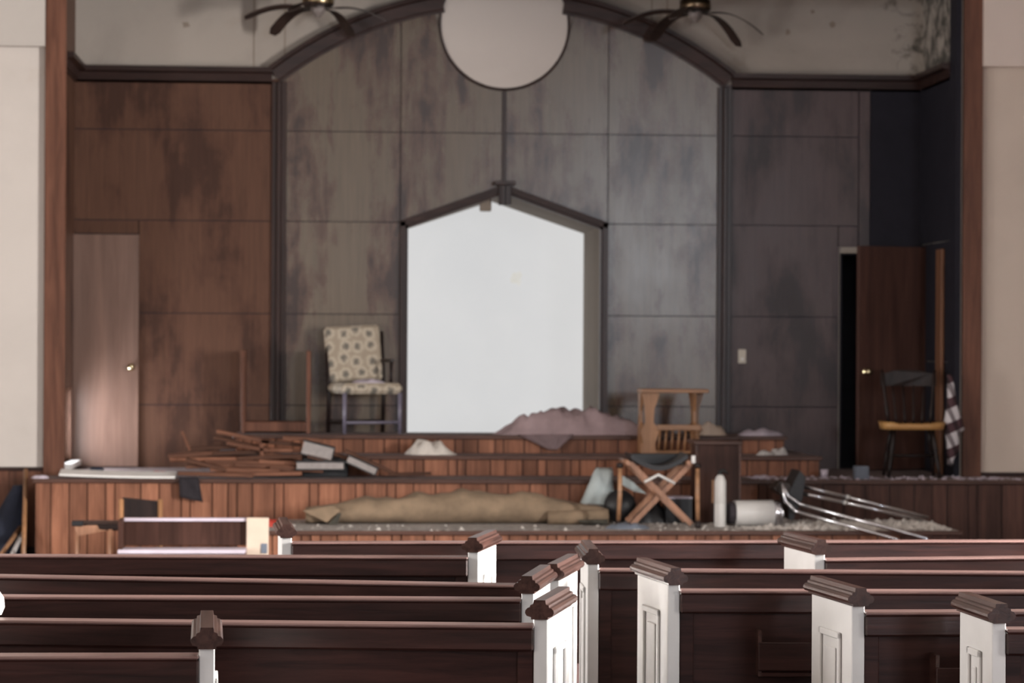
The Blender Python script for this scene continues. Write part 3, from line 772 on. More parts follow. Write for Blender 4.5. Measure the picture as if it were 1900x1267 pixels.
# ------------------------------------------------------------------ ceiling fans
def fan(px, py, Y, angles, label, seed, metal='brass'):
    c = P(px, py, Y)
    t = thing('ceiling_fan', label, 'fan', (c.x, Y, c.z), 0, 'ceiling fans with sagging blades')
    bm = new_bm(); add_tube(bm, [(0, 0, .08), (0, 0, ZC - c.z)], .012, 10); obj('down_rod', bm, 'fan_dark', t)
    bm = new_bm(); add_lathe(bm, [(.02, .09), (.10, .085), (.130, .065), (.132, .0), (.122, -.012), (.05, -.02)], 32); obj('motor_housing', bm, metal, t)
    bm = new_bm(); add_lathe(bm, [(.118, -.02), (.128, -.014), (.128, -.002), (.118, .004)], 32); obj('housing_band', bm, 'fan_dark', t)
    bm = new_bm(); add_lathe(bm, [(.055, -.02), (.062, -.05), (.045, -.085), (.028, -.09), (.026, -.108), (.008, -.112)], 24); obj('lower_cup', bm, 'grey_cup', t)
    g = random.Random(seed)
    for k, (az, drop, rad) in enumerate(angles):
        bm = new_bm(); n = 12; rings = []
        tilt = R(13)
        for i in range(n + 1):
            s = i / n; r = .15 + (rad - .15) * s
            w = .042 + .012 * math.sin(min(1, s * 1.3) * PI / 2)
            if i == n: w *= .6
            z = -.035 + .02 * math.sin(s * PI) - drop * s ** 1.8
            ring = []
            for (vv, th) in ((-w, 0), (w, 0), (w, .008), (-w, .008)):
                ring.append(bm.verts.new((r, vv * math.cos(tilt), z + vv * math.sin(tilt) + th)))
            rings.append(ring)
        for a, b in zip(rings, rings[1:]):
            for i in range(4): bm.faces.new((a[i], a[(i + 1) % 4], b[(i + 1) % 4], b[i]))
        bm.faces.new(rings[0]); bm.faces.new(rings[-1][::-1])
        bl = obj('blade', bm, 'blade', t); bl.rotation_euler = (0, 0, R(az))
        bm = new_bm(); add_box(bm, (.05, -.018, -.036), (.20, .018, -.028), .002); obj('blade_arm', bm, 'fan_dark', bl)
    return t
fan(590, 7, 21.75, [(176, .09, .60), (128, .17, .62), (63, .17, .62), (8, .11, .60), (250, .10, .60)], 'brass ceiling fan with drooping dark blades, on the closed door side of the arch', 1)
fan(1290, 16, 21.75, [(178, .10, .60), (118, .17, .62), (48, .22, .66), (6, .17, .58), (245, .12, .6)], 'shade-darkened brass ceiling fan with drooping blades, on the open door side of the arch', 2, 'brass_shade')

# ------------------------------------------------------------------ cloth and lumps
def heap(bm, cx, cy, z, rx, ry, h, seed, nx=40, ny=18, fold=1.0, ridge=None):
    """crumpled cloth lying on a surface: closed lump with folds"""
    g = []
    for j in range(ny + 1):
        row = []
        for i in range(nx + 1):
            u, v = 2 * i / nx - 1, 2 * j / ny - 1
            # square to disc, with a ragged outline
            du, dv = u * math.sqrt(1 - v * v / 2), v * math.sqrt(1 - u * u / 2)
            rr_ = min(1.0, math.hypot(du, dv)); q = math.atan2(dv, du)
            edge = 1 + .22 * noise.noise((math.cos(q) * 1.6 + seed, math.sin(q) * 1.6, seed * .7))
            x, y = du * rx * edge, dv * ry * edge
            e = max(0.0, 1 - rr_ ** 3)
            n1 = noise.noise((x * 4 / max(rx, .15) * .6 + seed * 3, y * 3 / max(ry, .1) * .6, seed))
            n2 = abs(noise.noise((x * 9 + seed, y * 9 + x * 4, seed * 2.0)))
            n3 = abs(noise.noise((x * 22 + seed, y * 20, seed * 3.0)))
            hh = h * e * max(.15, .68 + .38 * n1 + fold * (.45 * n2 + .20 * n3 - .12))
            if ridge: hh *= ridge(u)
            row.append(bm.verts.new((cx + x, cy + y, z + hh + .004)))
        g.append(row)
    for a, b in zip(g, g[1:]):
        for i in range(nx):
            f = bm.faces.new((a[i], a[i + 1], b[i + 1], b[i])); f.smooth = True
    rim = g[0] + [r[-1] for r in g[1:]] + g[-1][-2::-1] + [r[0] for r in g[-2:0:-1]]
    base = [bm.verts.new((v.co.x, v.co.y, z + .001)) for v in rim]
    n = len(rim)
    for i in range(n): bm.faces.new((rim[(i + 1) % n], rim[i], base[i], base[(i + 1) % n]))
    bm.faces.new(base)
def cloth(name, label, cat, px0, px1, Y, ry, z, h, mat, seed, fold=1.0, ridge=None):
    x0, x1 = X_at(px0, Y), X_at(px1, Y); bm = new_bm()
    heap(bm, 0, 0, 0, (x1 - x0) / 2, ry, h, seed, fold=fold, ridge=ridge)
    o = obj(name, bm, mat); o.location = ((x0 + x1) / 2, Y, z); return tag(o, label, cat)
cloth('crumpled_curtain', 'long dusty pink curtain heaped along the upper step under the white recess', 'curtain', 905, 1192, 21.95, .20, S3, .30, 'pink_cloth', 5, fold=.9, ridge=lambda u: .55 + .45 * min(1, (u + 1.0) * .9))
cloth('crumpled_cloth', 'off-white cloth crumpled on the lower step below the white recess', 'cloth', 757, 842, 21.40, .13, S2, .15, 'white_cloth', 3.7, fold=.6, ridge=lambda u: 1.0 if u < 0 else 1 - .6 * u)
# corner of pink curtain hanging over the step edge
bm = new_bm(); c = P(1012, 803, 21.64); n = 8; rows_ = []
for j in range(7):
    v = j / 6; w_ = .20 * (1 - v) + .035
    rows_.append([bm.verts.new(((i / n - .5) * w_ * 2 + .06 * v, -.012 - .02 * abs(math.sin(i * 1.3)) - .01 * v, -.125 * v)) for i in range(n + 1)])
for a, b in zip(rows_, rows_[1:]):
    for i in range(n): bm.faces.new((a[i], a[i + 1], b[i + 1], b[i])).smooth = True
r = bmesh.ops.solidify(bm, geom=bm.faces[:], thickness=.008)
hang = obj('hanging_corner', bm, 'pink_cloth', bpy.data.objects['crumpled_curtain'])
hang.matrix_parent_inverse = Matrix.Identity(4)
hang.location = Vector((c.x, 21.655, S3 + .012)) - bpy.data.objects['crumpled_curtain'].location

# rolled rug on the front platform
def rug():
    Y = 20.15; x0, x1 = X_at(568, Y), X_at(1125, Y); L = x1 - x0
    t = thing('rolled_rug', 'long tan rug rolled up loosely on the low platform', 'rug', (x0, Y, FZ))
    bm = new_bm(); n, m = 60, 20; rings = []
    for i in range(n + 1):
        s = i / n; x = s * L
        top = .235 * (0.50 + .50 * math.sin(min(1, s * 1.75) * PI / 2)) * (1 - .45 * max(0, (s - .72) / .28))
        top *= 1 + .14 * noise.noise((s * 9, 2.3, 0)) + .07 * noise.noise((s * 23, 7.3, 0))
        hw_ = .15 + .03 * noise.noise((s * 5, 9.1, 0))
        ring = []
        for k in range(m):
            q = 2 * PI * k / m; y = math.cos(q) * hw_; z = (math.sin(q) * .5 + .5) * top
            dn = .018 * noise.noise((x * 5, y * 9, z * 9 + 4)) + .012 * noise.noise((x * 13 + math.cos(q) * 2, z * 20, 1))
            ring.append(bm.verts.new((x, y * (1 + dn * 3), max(.003, z + dn * (1 if z > .02 else 0)))))
        rings.append(ring)
    for a, b in zip(rings, rings[1:]):
        for k in range(m): bm.faces.new((a[k], a[(k + 1) % m], b[(k + 1) % m], b[k])).smooth = True
    bm.faces.new(rings[0]); bm.faces.new(rings[-1][::-1]); obj('roll', bm, 'rug', t)
    # loose flaps
    def flap(pts, nm, mat):
        bm = new_bm(); add_prism(bm, pts, (0, .012, .004)); obj(nm, bm, mat, t)
    flap([(-.02, -.19, .105), (.16, -.20, .02), (.26, -.19, .11), (.20, -.17, .14)], 'corner_flap', 'rug')
    flap([(.17, -.205, .004), (.24, -.205, .004), (.27, -.20, .085), (.245, -.20, .085)], 'fold_shadow', 'rug_shade')  # dark sheet painted as shade in the fold
    bm = new_bm(); add_tube(bm, [(L * .80, -.15, .052), (L * 1.0, -.16, .062)], [.05, .06], 14); obj('end_curl', bm, 'rug', t)
    bm = new_bm(); add_tube(bm, [(L * .90, -.235, .03), (L * .995, -.235, .026)], [.012, .022], 10); obj('curl_hollow', bm, 'rug_shade', t)  # dark tube painted as shade inside the curl
rug()

# pale blue cushion leaning behind the stool
def cushion():
    Y = 20.37; c = P(1103, 947, Y)
    t = thing('leaning_cushion', 'pale blue cushion leaning against the stage behind the folding stool', 'cushion', (c.x, Y, FZ))
    bm = new_bm(); n = 14; g = []
    for side in (-1, 1):
        gr = []
        for j in range(n + 1):
            v = j / n; row = []
            w0 = .17 * (1 - v) + .065 * v; xc = .0 + .085 * v
            for i in range(n + 1):
                u = 2 * i / n - 1
                th = .055 * (1 - u ** 4) * (1 - (2 * v - 1) ** 4) * (1 + .2 * noise.noise((u * 3, v * 3, side)))
                row.append(bm.verts.new((xc + u * w0 + .01 * noise.noise((v * 5, u, 3)), side * th + .12 * v, .01 + v * .40)))
            gr.append(row)
        g.append(gr)
    for gr in g:
        for a, b in zip(gr, gr[1:]):
            for i in range(n): bm.faces.new((a[i], a[i + 1], b[i + 1], b[i])).smooth = True
    bmesh.ops.remove_doubles(bm, verts=bm.verts, dist=.0005)
    obj('cover', bm, 'blue_cloth', t)
    bm = new_bm(); add_tube(bm, [(-.06, -.045, .135), (.02, -.05, .13), (.10, -.04, .118)], .006, 8); obj('seam', bm, 'grey_cup', t)
    bm = new_bm(); pts = [(.215, -.03, .355), (.29, -.04, .31), (.40, -.05, .215), (.30, -.05, .235), (.20, -.04, .29)]
    add_prism(bm, pts, (0, .05, 0)); obj('loose_flap', bm, 'blue_cloth', t)
cushion()

# black drum / bag behind the stool
Y = 20.0; c = P(1156, 920, Y)
bm = new_bm(); add_lathe(bm, [(.02, -.10), (.085, -.095), (.118, -.05), (.125, .02), (.115, .07), (.02, .09)], 26, Matrix.Rotation(R(80), 4, 'X'))
o = obj('round_bag', bm, 'black'); o.location = (c.x, Y + .22, FZ + .128); tag(o, 'round black bag under the folding stool beside the pale blue cushion', 'bag')
bm = new_bm(); heap(bm, 0, 0, 0, .16, .10, .16, 12.0, 22, 12)
o = obj('black_bag', bm, 'black'); o.location = (X_at(1210, 20.25), 20.27, FZ); tag(o, 'slumped black bag on the platform behind the crossed stool legs', 'bag')
bm = new_bm(); heap(bm, 0, 0, 0, .16, .07, .05, 3.0, 22, 12)
o = obj('dark_rag', bm, 'blue_grey'); o.location = (X_at(1165, 19.6), 19.55, FZ); tag(o, 'dark blue-grey rag on the platform at the foot of the folding stool', 'rag')
bx0 = X_at(1235, 20.2)
o = box('open_carton', (0, 0, 0), (X_at(1288, 20.2) - bx0 - .02, .19, .19), 'black'); o.location = (bx0, 20.15, FZ)
tag(o, 'black carton with a pale rim between the stool and the pulpit box', 'box')
r_ = box('rim', (-.03, -.01, .19), (X_at(1286, 20.2) - bx0 - .01, .19, .202), 'lilac', o)

# folding stool with a black sling
def stool():
    Y = 19.85; x0, x1 = X_at(1141, Y), X_at(1292, Y); w = x1 - x0; h = P(1200, 845, Y).z - FZ
    t = thing('folding_stool', 'folding stool of crossed reddish wooden legs with a black sling seat', 'stool', (x0, Y, FZ))
    hy = .18
    for y in (-hy, hy):
        for (a, b) in (((.10 * w / .62, h - .05), (.91 * w, .024)), ((.91 * w, h - .05), (.19 * w, .024))):
            A, B = Vector((a[0], y + (.0 if a[0] < w / 2 else .035), a[1])), Vector((b[0], y + (.0 if a[0] < w / 2 else .035), b[1]))
            d = (B - A).normalized(); n = Vector((-d.z, 0, d.x)) * .019
            bm = new_bm(); add_prism(bm, [A + n, B + n, B - n, A - n], (0, .022, 0)); obj('cross_leg', bm, 'stool', t)
    for x in (.015, w - .02):
        for y in (-hy - .04,):
            bm = new_bm(); add_tube(bm, [(x, y, h - .08), (x, y, .25), (x + (-.01 if x < .1 else .005), y, .05)], [.016, .018, .015], 10); leg = obj('upright_leg', bm, 'oak_x', t)
            bm = new_bm(); add_lathe(bm, [(.018, 0), (.026, .008), (.026, .03), (.016, .04)], 14, Matrix.Translation((x, y, h - .085))); obj('leg_cap', bm, 'chair_dark', leg)
            bm = new_bm(); add_lathe(bm, [(.02, 0), (.024, .01), (.02, .055), (.01, .06)], 14, Matrix.Translation((x + (-.01 if x < .1 else .005), y, .0))); obj('foot', bm, 'chair_dark', leg)
    for x in (.075, w - .085):
        bm = new_bm(); add_tube(bm, [(x, -hy - .05, h - .045), (x, hy + .06, h - .045)], .019, 10); obj('seat_bar', bm, 'stool', t)
    bm = new_bm(); n = 14; rows_ = []
    for i in range(n + 1):
        s = i / n; x = .10 + (w - .19) * s; z = h - .015 - .09 * math.sin(s * PI)
        rows_.append([bm.verts.new((x, y, z)) for y in (-hy - .02, hy + .03)] + [bm.verts.new((x, y, z + .035)) for y in (hy + .03, -hy - .02)])
    for a, b in zip(rows_, rows_[1:]):
        for i in range(4): bm.faces.new((a[i], a[(i + 1) % 4], b[(i + 1) % 4], b[i]))
    bm.faces.new(rows_[0]); bm.faces.new(rows_[-1][::-1]); obj('sling_seat', bm, 'black', t)
    box('back_flap', (.13, hy - .02, h - .08), (w - .06, hy + .005, h + .01), 'black', t, .006)
    box('white_tab', (w - .065, -hy - .03, h - .05), (w - .035, -hy - .02, h + .01), 'plastic_white', t, .003)
    bm = new_bm()
    z0 = h - .145
    add_tube(bm, [(.20, -hy - .03, z0 - .045), (.305, -hy - .03, z0 + .01), (.43, -hy - .03, z0 - .055)], .011, 8); obj('white_brace', bm, 'plastic_white', t)
stool()

# white upright gas cylinder
def cylinder():
    Y = 19.75; c = P(1336, 960, Y); h = P(1336, 872, Y).z - FZ
    t = thing('white_cylinder', 'tall white cylinder with a black nozzle standing on the low platform', 'cylinder', (c.x, Y, FZ))
    bm = new_bm(); r = .044; add_lathe(bm, [(r * .9, 0), (r, .01), (r, h * .40), (r * .985, h * .405), (r * .985, h * .415), (r, h * .42), (r, h * .80), (r * .7, h * .88), (r * .35, h * .92)], 26); obj('body', bm, 'plastic_white', t)
    bm = new_bm(); add_lathe(bm, [(r * .35, h * .91), (r * .4, h * .97), (r * .25, h)], 16); nz = obj('nozzle', bm, 'black', t)
    bm = new_bm(); add_tube(bm, [(0, 0, h * .99), (.03, -.005, h * .99), (.06, -.01, h * .93)], [.012, .012, .007], 8); obj('lever', bm, 'black', nz)
    box('hose', (-.062, -.012, h * .42), (-.05, .012, h * .83), 'oak', t, .004)
cylinder()
# white bucket lying on its side
def bucket():
    Y = 19.85; x0, x1 = X_at(1350, Y), X_at(1452, Y); L = x1 - x0; r = .098
    t = thing('toppled_bucket', 'white cylindrical bucket lying on its side with a dark end cap', 'bucket', (x0, Y, FZ), R(4))
    rot = Matrix.Translation((0, 0, r)) @ Matrix.Rotation(PI / 2, 4, 'Y')
    bm = new_bm(); add_lathe(bm, [(r * .96, .055), (r * .98, .06), (r, L - .07), (r * .9, L - .065)], 30, rot); obj('body', bm, 'plastic_white', t)
    bm = new_bm(); add_lathe(bm, [(r * .7, 0), (r * .86, .008), (r * .86, .055), (r * .5, .056)], 30, rot); obj('end_cap', bm, 'dark_grey', t)
    bm = new_bm(); add_lathe(bm, [(r * .8, L - .066), (r * .99, L - .06), (r * .96, L - .02), (r * .6, L)], 30, rot); obj('metal_collar', bm, 'chrome', t)
    bm = new_bm(); add_tube(bm, [(L - .05, -.06, r * 1.75), (L - .01, -.10, r * 1.2), (L - .02, -.11, .02)], .006, 8); obj('bail_handle', bm, 'chrome', t)
bucket()
# overturned chair with chrome legs
def toppled_chair():
    Y = 19.9
    def q(px, py, dy=0.0): return P(px, py, Y + dy)
    o0 = q(1470, 968); o0.z = FZ
    t = thing('toppled_chair', 'overturned chair with a black seat and four chrome tube legs', 'chair', o0)
    def rel(p): return Vector(p) - o0
    # seat slab seen on edge
    bm = new_bm(); pts = [rel(q(*p)) for p in ((1484, 873), (1494, 884), (1488, 925), (1470, 966), (1463, 962), (1462, 915))]
    add_prism(bm, [p + Vector((0, -.02, 0)) for p in pts], (0, .36, 0)); obj('seat', bm, 'black', t)
    bm = new_bm(); A = [rel(q(*p)) for p in ((1436, 906), (1448, 893), (1466, 898), (1470, 912), (1448, 918))]
    add_prism(bm, [p + Vector((0, 0, 0)) for p in A], (0, .22, 0)); obj('seat_bracket', bm, 'fan_dark', t)
    z0 = .012
    ends = [((1488, 902), (1722, 960), .18, .24), ((1486, 915), (1712, 965), .05, .18), ]
    for a, b, da, db in ends:
        A, B = rel(q(a[0], a[1], da)), rel(P(b[0], b[1], Y + db)); m = A.lerp(B, .36); m.z += .004
        bm = new_bm(); add_tube(bm, [A, m], .0135, 12); lg = obj('chrome_leg', bm, 'chrome', t)
        bm = new_bm(); add_tube(bm, [m, B], .0115, 12); obj('leg_lower', bm, 'chrome', lg)
        bm = new_bm(); dd = (B - A).normalized(); add_tube(bm, [m - dd * .012, m + dd * .012], .0165, 12); obj('ferrule', bm, 'plastic_white', lg)
    for a, b, k, da, db in (((1462, 920), (1722, 1000), (1484, 935), -.06, -.95), ((1457, 930), (1668, 1002), (1476, 948), -.14, -.95)):
        A, K = rel(q(a[0], a[1], da)), rel(q(k[0], k[1], da)); B = rel(P(b[0], b[1], Y + db))
        K0 = A.lerp(K, .6); K1 = K.lerp(B, .06)
        bm = new_bm(); add_tube(bm, [rel(q(1452, 897, da)), A, K0, K, K1, B], .0125, 12); obj('chrome_leg', bm, 'chrome', t)
toppled_chair()

# small magazine table on the step
def mag_table():
    Y = 21.33; x0, x1 = X_at(1189, Y), X_at(1314, Y); h = P(1250, 722, Y).z - S2; w = x1 - x0
    t = thing('magazine_table', 'small oak side table with a spindled magazine rack standing on the lower step', 'table', (x0, Y + .12, S2))
    prof = [(-.12, 0), (.12, 0), (.10, .10), (.115, .20), (.07, .27), (.06, .36), (.10, h - .045), (.10, h - .03), (-.10, h - .03), (-.10, h - .045), (-.06, .36), (-.07, .27), (-.115, .20), (-.10, .10)]
    for x in (.03, w - .115):
        bm = new_bm(); add_prism(bm, [(x + (-.03 if x < .1 else 0) + (y + .12) * .30 * 0, y, z) for y, z in prof], (.022, 0, 0)); s_ = obj('side_panel', bm, 'oak', t)
        s_.location = (0, 0, 0)
        s_.rotation_euler = (0, 0, 0)
    # scrolled front faces of the two sides
    for xx in (.0, w - .19):
        wv = [(0, .0), (.13, 0), (.115, .09), (.15, .20), (.105, .27), (.11, .38), (.15, h - .05), (.15, h - .03), (.005, h - .03), (.03, .38), (.035, .27), (.0, .20), (.02, .09)]
        bm = new_bm(); add_prism(bm, [(xx + a, -.125, b) for a, b in wv] if xx == 0 else [(xx + a * .85 + .05, .08, max(b, .17)) for a, b in wv[2:]], (0, .02, 0)); obj('scrolled_end', bm, 'oak', t)
    box('top', (0, -.16, h - .03), (w, .16, h), 'oak_x', t, .006)
    bm = new_bm(); add_box(bm, (.13, -.14, .205), (w - .06, -.115, .25), .004); obj('rack_rail', bm, 'oak_x', t)
    bm = new_bm(); add_box(bm, (.12, -.14, .015), (w - .07, -.115, .04), .004); obj('rack_rail', bm, 'oak_x', t)
    for i in range(7):
        x = .145 + i * (w - .235) / 6
        bm = new_bm(); add_tube(bm, [(x, -.128, .03), (x + .006, -.128, .12), (x + .012, -.128, .21)], [.007, .010, .007], 8); obj('spindle', bm, 'oak', t)
    box('shelf', (.02, -.11, .02), (w - .09, .11, .034), 'oak_x', t)
mag_table()

# floral chair
def floral_chair():
    c = P(676, 805, 22.0)
    t = thing('floral_chair', 'armchair with floral tapestry seat and back beside the white recess', 'chair', (c.x, 22.06, S3 + .004), R(17))
    W, sh = .52, .40
    bm = new_bm(); add_box(bm, (-W / 2, -.24, sh - .07), (W / 2, .22, sh + .02), .03); obj('seat', bm, 'floral', t)
    bm = new_bm(); add_box(bm, (-.245, -.035, 0), (.245, .035, .47), .025); b = obj('backrest', bm, 'floral', t)
    b.location = (0, .235, sh + .03); b.rotation_euler = (R(-8), R(-3), 0)
    for x in (-W / 2 + .02, W / 2 - .02):
        bm = new_bm(); add_tube(bm, [(x, -.215, 0), (x, -.215, sh - .06)], [.014, .019], 10); obj('leg', bm, 'chrome' if False else 'leg_highlight', t)
        bm = new_bm(); add_tube(bm, [(x, .24, 0), (x, .22, sh - .06), (x, .29, sh + .45)], [.018, .02, .018], 10); obj('leg', bm, 'chair_dark', t)
        if x < 0: continue
        bm = new_bm(); add_box(bm, (x - .02, -.02, sh + .19), (x + .02, .26, sh + .22), .008); ar = obj('armrest', bm, 'chair_dark', t)
        bm = new_bm(); add_tube(bm, [(x, .02, sh - .04), (x, .02, sh + .20)], .014, 8); obj('arm_post', bm, 'chair_dark', ar)
    bm = new_bm(); add_tube(bm, [(-W / 2 + .02, -.215, .095), (W / 2 - .02, -.215, .095)], .013, 8); obj('stretcher', bm, 'leg_highlight', t)
    bm = new_bm(); add_tube(bm, [(-W / 2 + .02, .23, .095), (W / 2 - .02, .23, .095)], .013, 8); obj('stretcher', bm, 'chair_dark', t)
    bm = new_bm(); heap(bm, 0, 0, 0, .13, .09, .045, 4.0, 18, 10)
    o = obj('folded_paper', bm, 'lilac'); o.location = (c.x + .03, 22.02, S3 + sh + .022); tag(o, 'crumpled lilac paper on the seat of the floral chair', 'paper')
M['leg_highlight'] = plain('lavender_leg_highlight', (0.15, 0.135, 0.18), 0.35)  # pale purple highlight on the front legs put into the colour
floral_chair()

# open wooden stand left of the floral chair
def stand():
    Y = 22.06; x0, x1 = X_at(447, Y), X_at(577, Y); h = P(450, 650, Y).z - S3; w = x1 - x0
    t = thing('open_stand', 'wooden stand with two upright sides and a low shelf beside the floral chair', 'stand', (x0, Y, S3))
    for x in (0, w - .04): box('upright', (x, 0, 0), (x + .034, .34, h), 'casing', t, .003)
    box('shelf', (.034, .01, .015), (w - .04, .34, .095), 'casing', t, .003)
stand()

# spindle-back chair by the open door
def spindle_chair():
    c = P(1690, 880, 21.1); sh = STZ + .40
    t = thing('spindle_chair', 'dark spindle-back chair with a honey-coloured seat by the open door', 'chair', (c.x, 21.08, STZ + .004), R(-6))
    bm = new_bm(); n = 24; prof = []
    for k in range(n):
        q = 2 * PI * k / n; x = .265 * math.copysign(abs(math.cos(q)) ** .55, math.cos(q)); y = .215 * math.copysign(abs(math.sin(q)) ** .55, math.sin(q)); prof.append((x, y))
    top = [bm.verts.new((x, y, .435 + (.012 if abs(x) > .18 else 0))) for x, y in prof]; tin = [bm.verts.new((x * .7, y * .7, .415)) for x, y in prof]; bot = [bm.verts.new((x * .95, y * .95, .385)) for x, y in prof]
    for k in range(n):
        j = (k + 1) % n; bm.faces.new((top[k], top[j], tin[j], tin[k])).smooth = True; bm.faces.new((bot[k], bot[j], top[j], top[k])).smooth = True
    bm.faces.new(tin); bm.faces.new(bot[::-1]); obj('seat', bm, 'seat_yellow', t)
    for sx in (-1, 1):
        for sy in (-1, 1):
            bm = new_bm(); A, B = Vector((sx * .15, sy * .13, .39)), Vector((sx * .205, sy * .19, 0)); pts = [A.lerp(B, s) for s in (0, .25, .45, .5, .55, .8, 1)]
            add_tube(bm, pts, [.014, .019, .021, .014, .021, .016, .011], 10); obj('leg', bm, 'chair_dark', t)
        bm = new_bm(); add_tube(bm, [(sx * .18, -.165, .17), (sx * .18, 0, .17), (sx * .18, .165, .17)], [.009, .014, .009], 8); obj('stretcher', bm, 'chair_dark', t)
    bm = new_bm(); add_tube(bm, [(-.18, 0, .17), (0, 0, .17), (.18, 0, .17)], [.009, .014, .009], 8); obj('stretcher', bm, 'chair_dark', t)
    for i in range(6):
        u = i / 5 * 2 - 1; x0 = .17 * u; x1 = .215 * u; post = i in (0, 5)
        H = .86 if post else .74
        pts = [(x0 + (x1 - x0) * s, .16 + .10 * s, .42 + (H - .42) * s) for s in (0, .25, .45, .7, 1)]
        r_ = [.012, .017, .012, .015, .012] if post else [.007, .011, .008, .009, .006]
        bm = new_bm(); add_tube(bm, pts, r_, 10); obj('post' if post else 'spindle', bm, 'chair_dark', t)
    bm = new_bm(); pts = []
    for i in range(13):
        u = i / 6 - 1; pts.append((u * .225, .245 + .02 * (1 - u * u), .82 + .045 * (1 - u * u)))
    low = [(x, y - .01, .73) for x, y, z in pts[::-1]]
    add_prism(bm, pts + low, (0, .02, 0)); obj('crest_rail', bm, 'chair_dark', t)
    return t
spindle_chair()
# plaid shirt hanging on the chair post
def shirt():
    Y = 20.98; c = P(1770, 700, Y); x0 = c.x; zt_ = c.z
    bm = new_bm()
    outline = [(1757, 695), (1765, 694), (1770, 720), (1776, 745), (1784, 775), (1790, 797), (1778, 806), (1781, 830), (1777, 842), (1770, 850), (1766, 866), (1757, 862), (1756, 820), (1751, 790), (1754, 765), (1758, 740)]
    pts = [P(px, py, Y) for px, py in outline]
    n = len(pts); rows_ = []
    ca = sum(pts, Vector()) / n
    for ly, sc in ((-.05, .45), (-.035, .8), (0, 1.0), (.03, .8), (.04, .45)):
        rows_.append([bm.verts.new(((p.x - ca.x) * sc + (.006 * noise.noise((p.z * 20, ly * 30, 1))), ly + .012 * noise.noise((p.x * 30, p.z * 14, ly)), (p.z - ca.z) * (sc * .35 + .65))) for p in pts])
    for a, b in zip(rows_, rows_[1:]):
        for k in range(n): bm.faces.new((a[k], a[(k + 1) % n], b[(k + 1) % n], b[k])).smooth = True
    bm.faces.new(rows_[0]); bm.faces.new(rows_[-1][::-1])
    o = obj('plaid_shirt', bm, 'plaid'); o.location = ca; tag(o, 'black and white plaid shirt hanging from the spindle chair', 'shirt')
shirt()

# ------------------------------------------------------------------ lumber heap and litter on the stage
gp = 'lumber heaped on the stage'
def plank(pxa, pya, pxb, pyb, Y, thick, depth, mat='plank', dy=0.0, yaw=0.0):
    A, B = P(pxa, pya, Y), P(pxb, pyb, Y + dy); m = (A + B) / 2; d = B - A; L = d.length
    bm = new_bm(); add_box(bm, (-L / 2, -depth / 2, -thick / 2), (L / 2, depth / 2, thick / 2), .003)
    o = obj('loose_plank', bm, mat); o.location = m
    o.rotation_mode = 'QUATERNION'; o.rotation_quaternion = d.to_track_quat('X', 'Z')
    tag(o, 'loose broken plank in the lumber heap on the stage', 'plank', gp); return o
g = random.Random(3)
pl = [ # pxa, pya, pxb, pyb, Y, thickness, depth
    (330, 878, 470, 882, 20.70, .03, .09), (440, 880, 560, 878, 20.72, .03, .08), (390, 870, 520, 874, 20.8, .035, .10),
    (500, 868, 600, 872, 20.82, .04, .09), (345, 866, 440, 862, 20.85, .03, .08), (315, 853, 470, 850, 20.95, .03, .10),
    (380, 856, 500, 858, 20.9, .028, .09), (480, 856, 590, 862, 20.9, .035, .10), (312, 846, 400, 840, 21.0, .03, .08),
    (395, 842, 490, 838, 21.0, .035, .10), (345, 833, 440, 828, 21.02, .03, .10), (480, 842, 560, 850, 21.0, .03, .09),
    (396, 812, 492, 832, 21.05, .032, .10), (402, 800, 500, 820, 21.08, .030, .10), (420, 822, 500, 836, 20.95, .03, .09),
    (484, 818, 560, 826, 21.08, .03, .1), (482, 834, 566, 836, 21.05, .028, .1), (485, 822, 487, 868, 20.93, .030, .05),
    (338, 800, 352, 836, 20.98, .022, .03), (440, 850, 560, 846, 20.93, .03, .09), (425, 862, 545, 866, 20.86, .03, .10),
    (565, 822, 700, 870, 21.00, .026, .12), (640, 836, 735, 880, 20.92, .030, .12), (570, 845, 640, 862, 20.95, .03, .09),
    (720, 880, 800, 878, 20.85, .022, .06), (525, 812, 600, 818, 21.1, .028, .08), (345, 852, 420, 872, 20.78, .03, .07)]
special = {17: 'short plank standing upright in the middle of the lumber heap', 18: 'thin splinter sticking up at the end of the lumber heap',
           21: 'long plank sloping down across the black books', 22: 'plank sloping down to the stage beyond the black books', 24: 'thin flat lath lying on the stage past the black books',
           12: 'reddish plank tilted on top of the lumber heap', 13: 'topmost tilted plank of the lumber heap'}
for k, a in enumerate(pl):
    o = plank(*a)
    if k in special: o['label'] = special[k]
# black books with pale page blocks
def binder(px0, px1, py0, py1, Y, label, tilt=0.0):
    A, B = P(px0, py1, Y), P(px1, py0, Y); w, h = B.x - A.x, B.z - A.z
    t = thing('large_book', label, 'book', (A.x, Y, A.z), 0, 'large black books'); t.rotation_euler = (0, tilt, 0)
    box('pages', (.01, .006, .008), (w - .01, .2, h - .008), 'pages', t); box('cover', (0, .0, h - .009), (w, .21, h), 'black', t); box('cover', (0, .0, 0), (w, .21, .009), 'black', t)
    box('spine', (w - .008, .0, .008), (w, .21, h - .008), 'black', t)
binder(556, 618, 815, 842, 20.9, 'large black book with pale pages lying askew on top of the lumber', R(14))
binder(548, 640, 856, 872, 20.74, 'large black book lying flat at the foot of the lumber heap')
o = box('black_case', (0, 0, 0), (.36, .2, .15), 'black', None, .006); c = P(561, 876, 20.78); o.location = (c.x, 20.95, STZ); tag(o, 'black case at the end of the lumber heap under a pale book', 'case')
binder(640, 702, 842, 858, 20.74, 'large black book tilted against the end of the lumber heap', R(24))
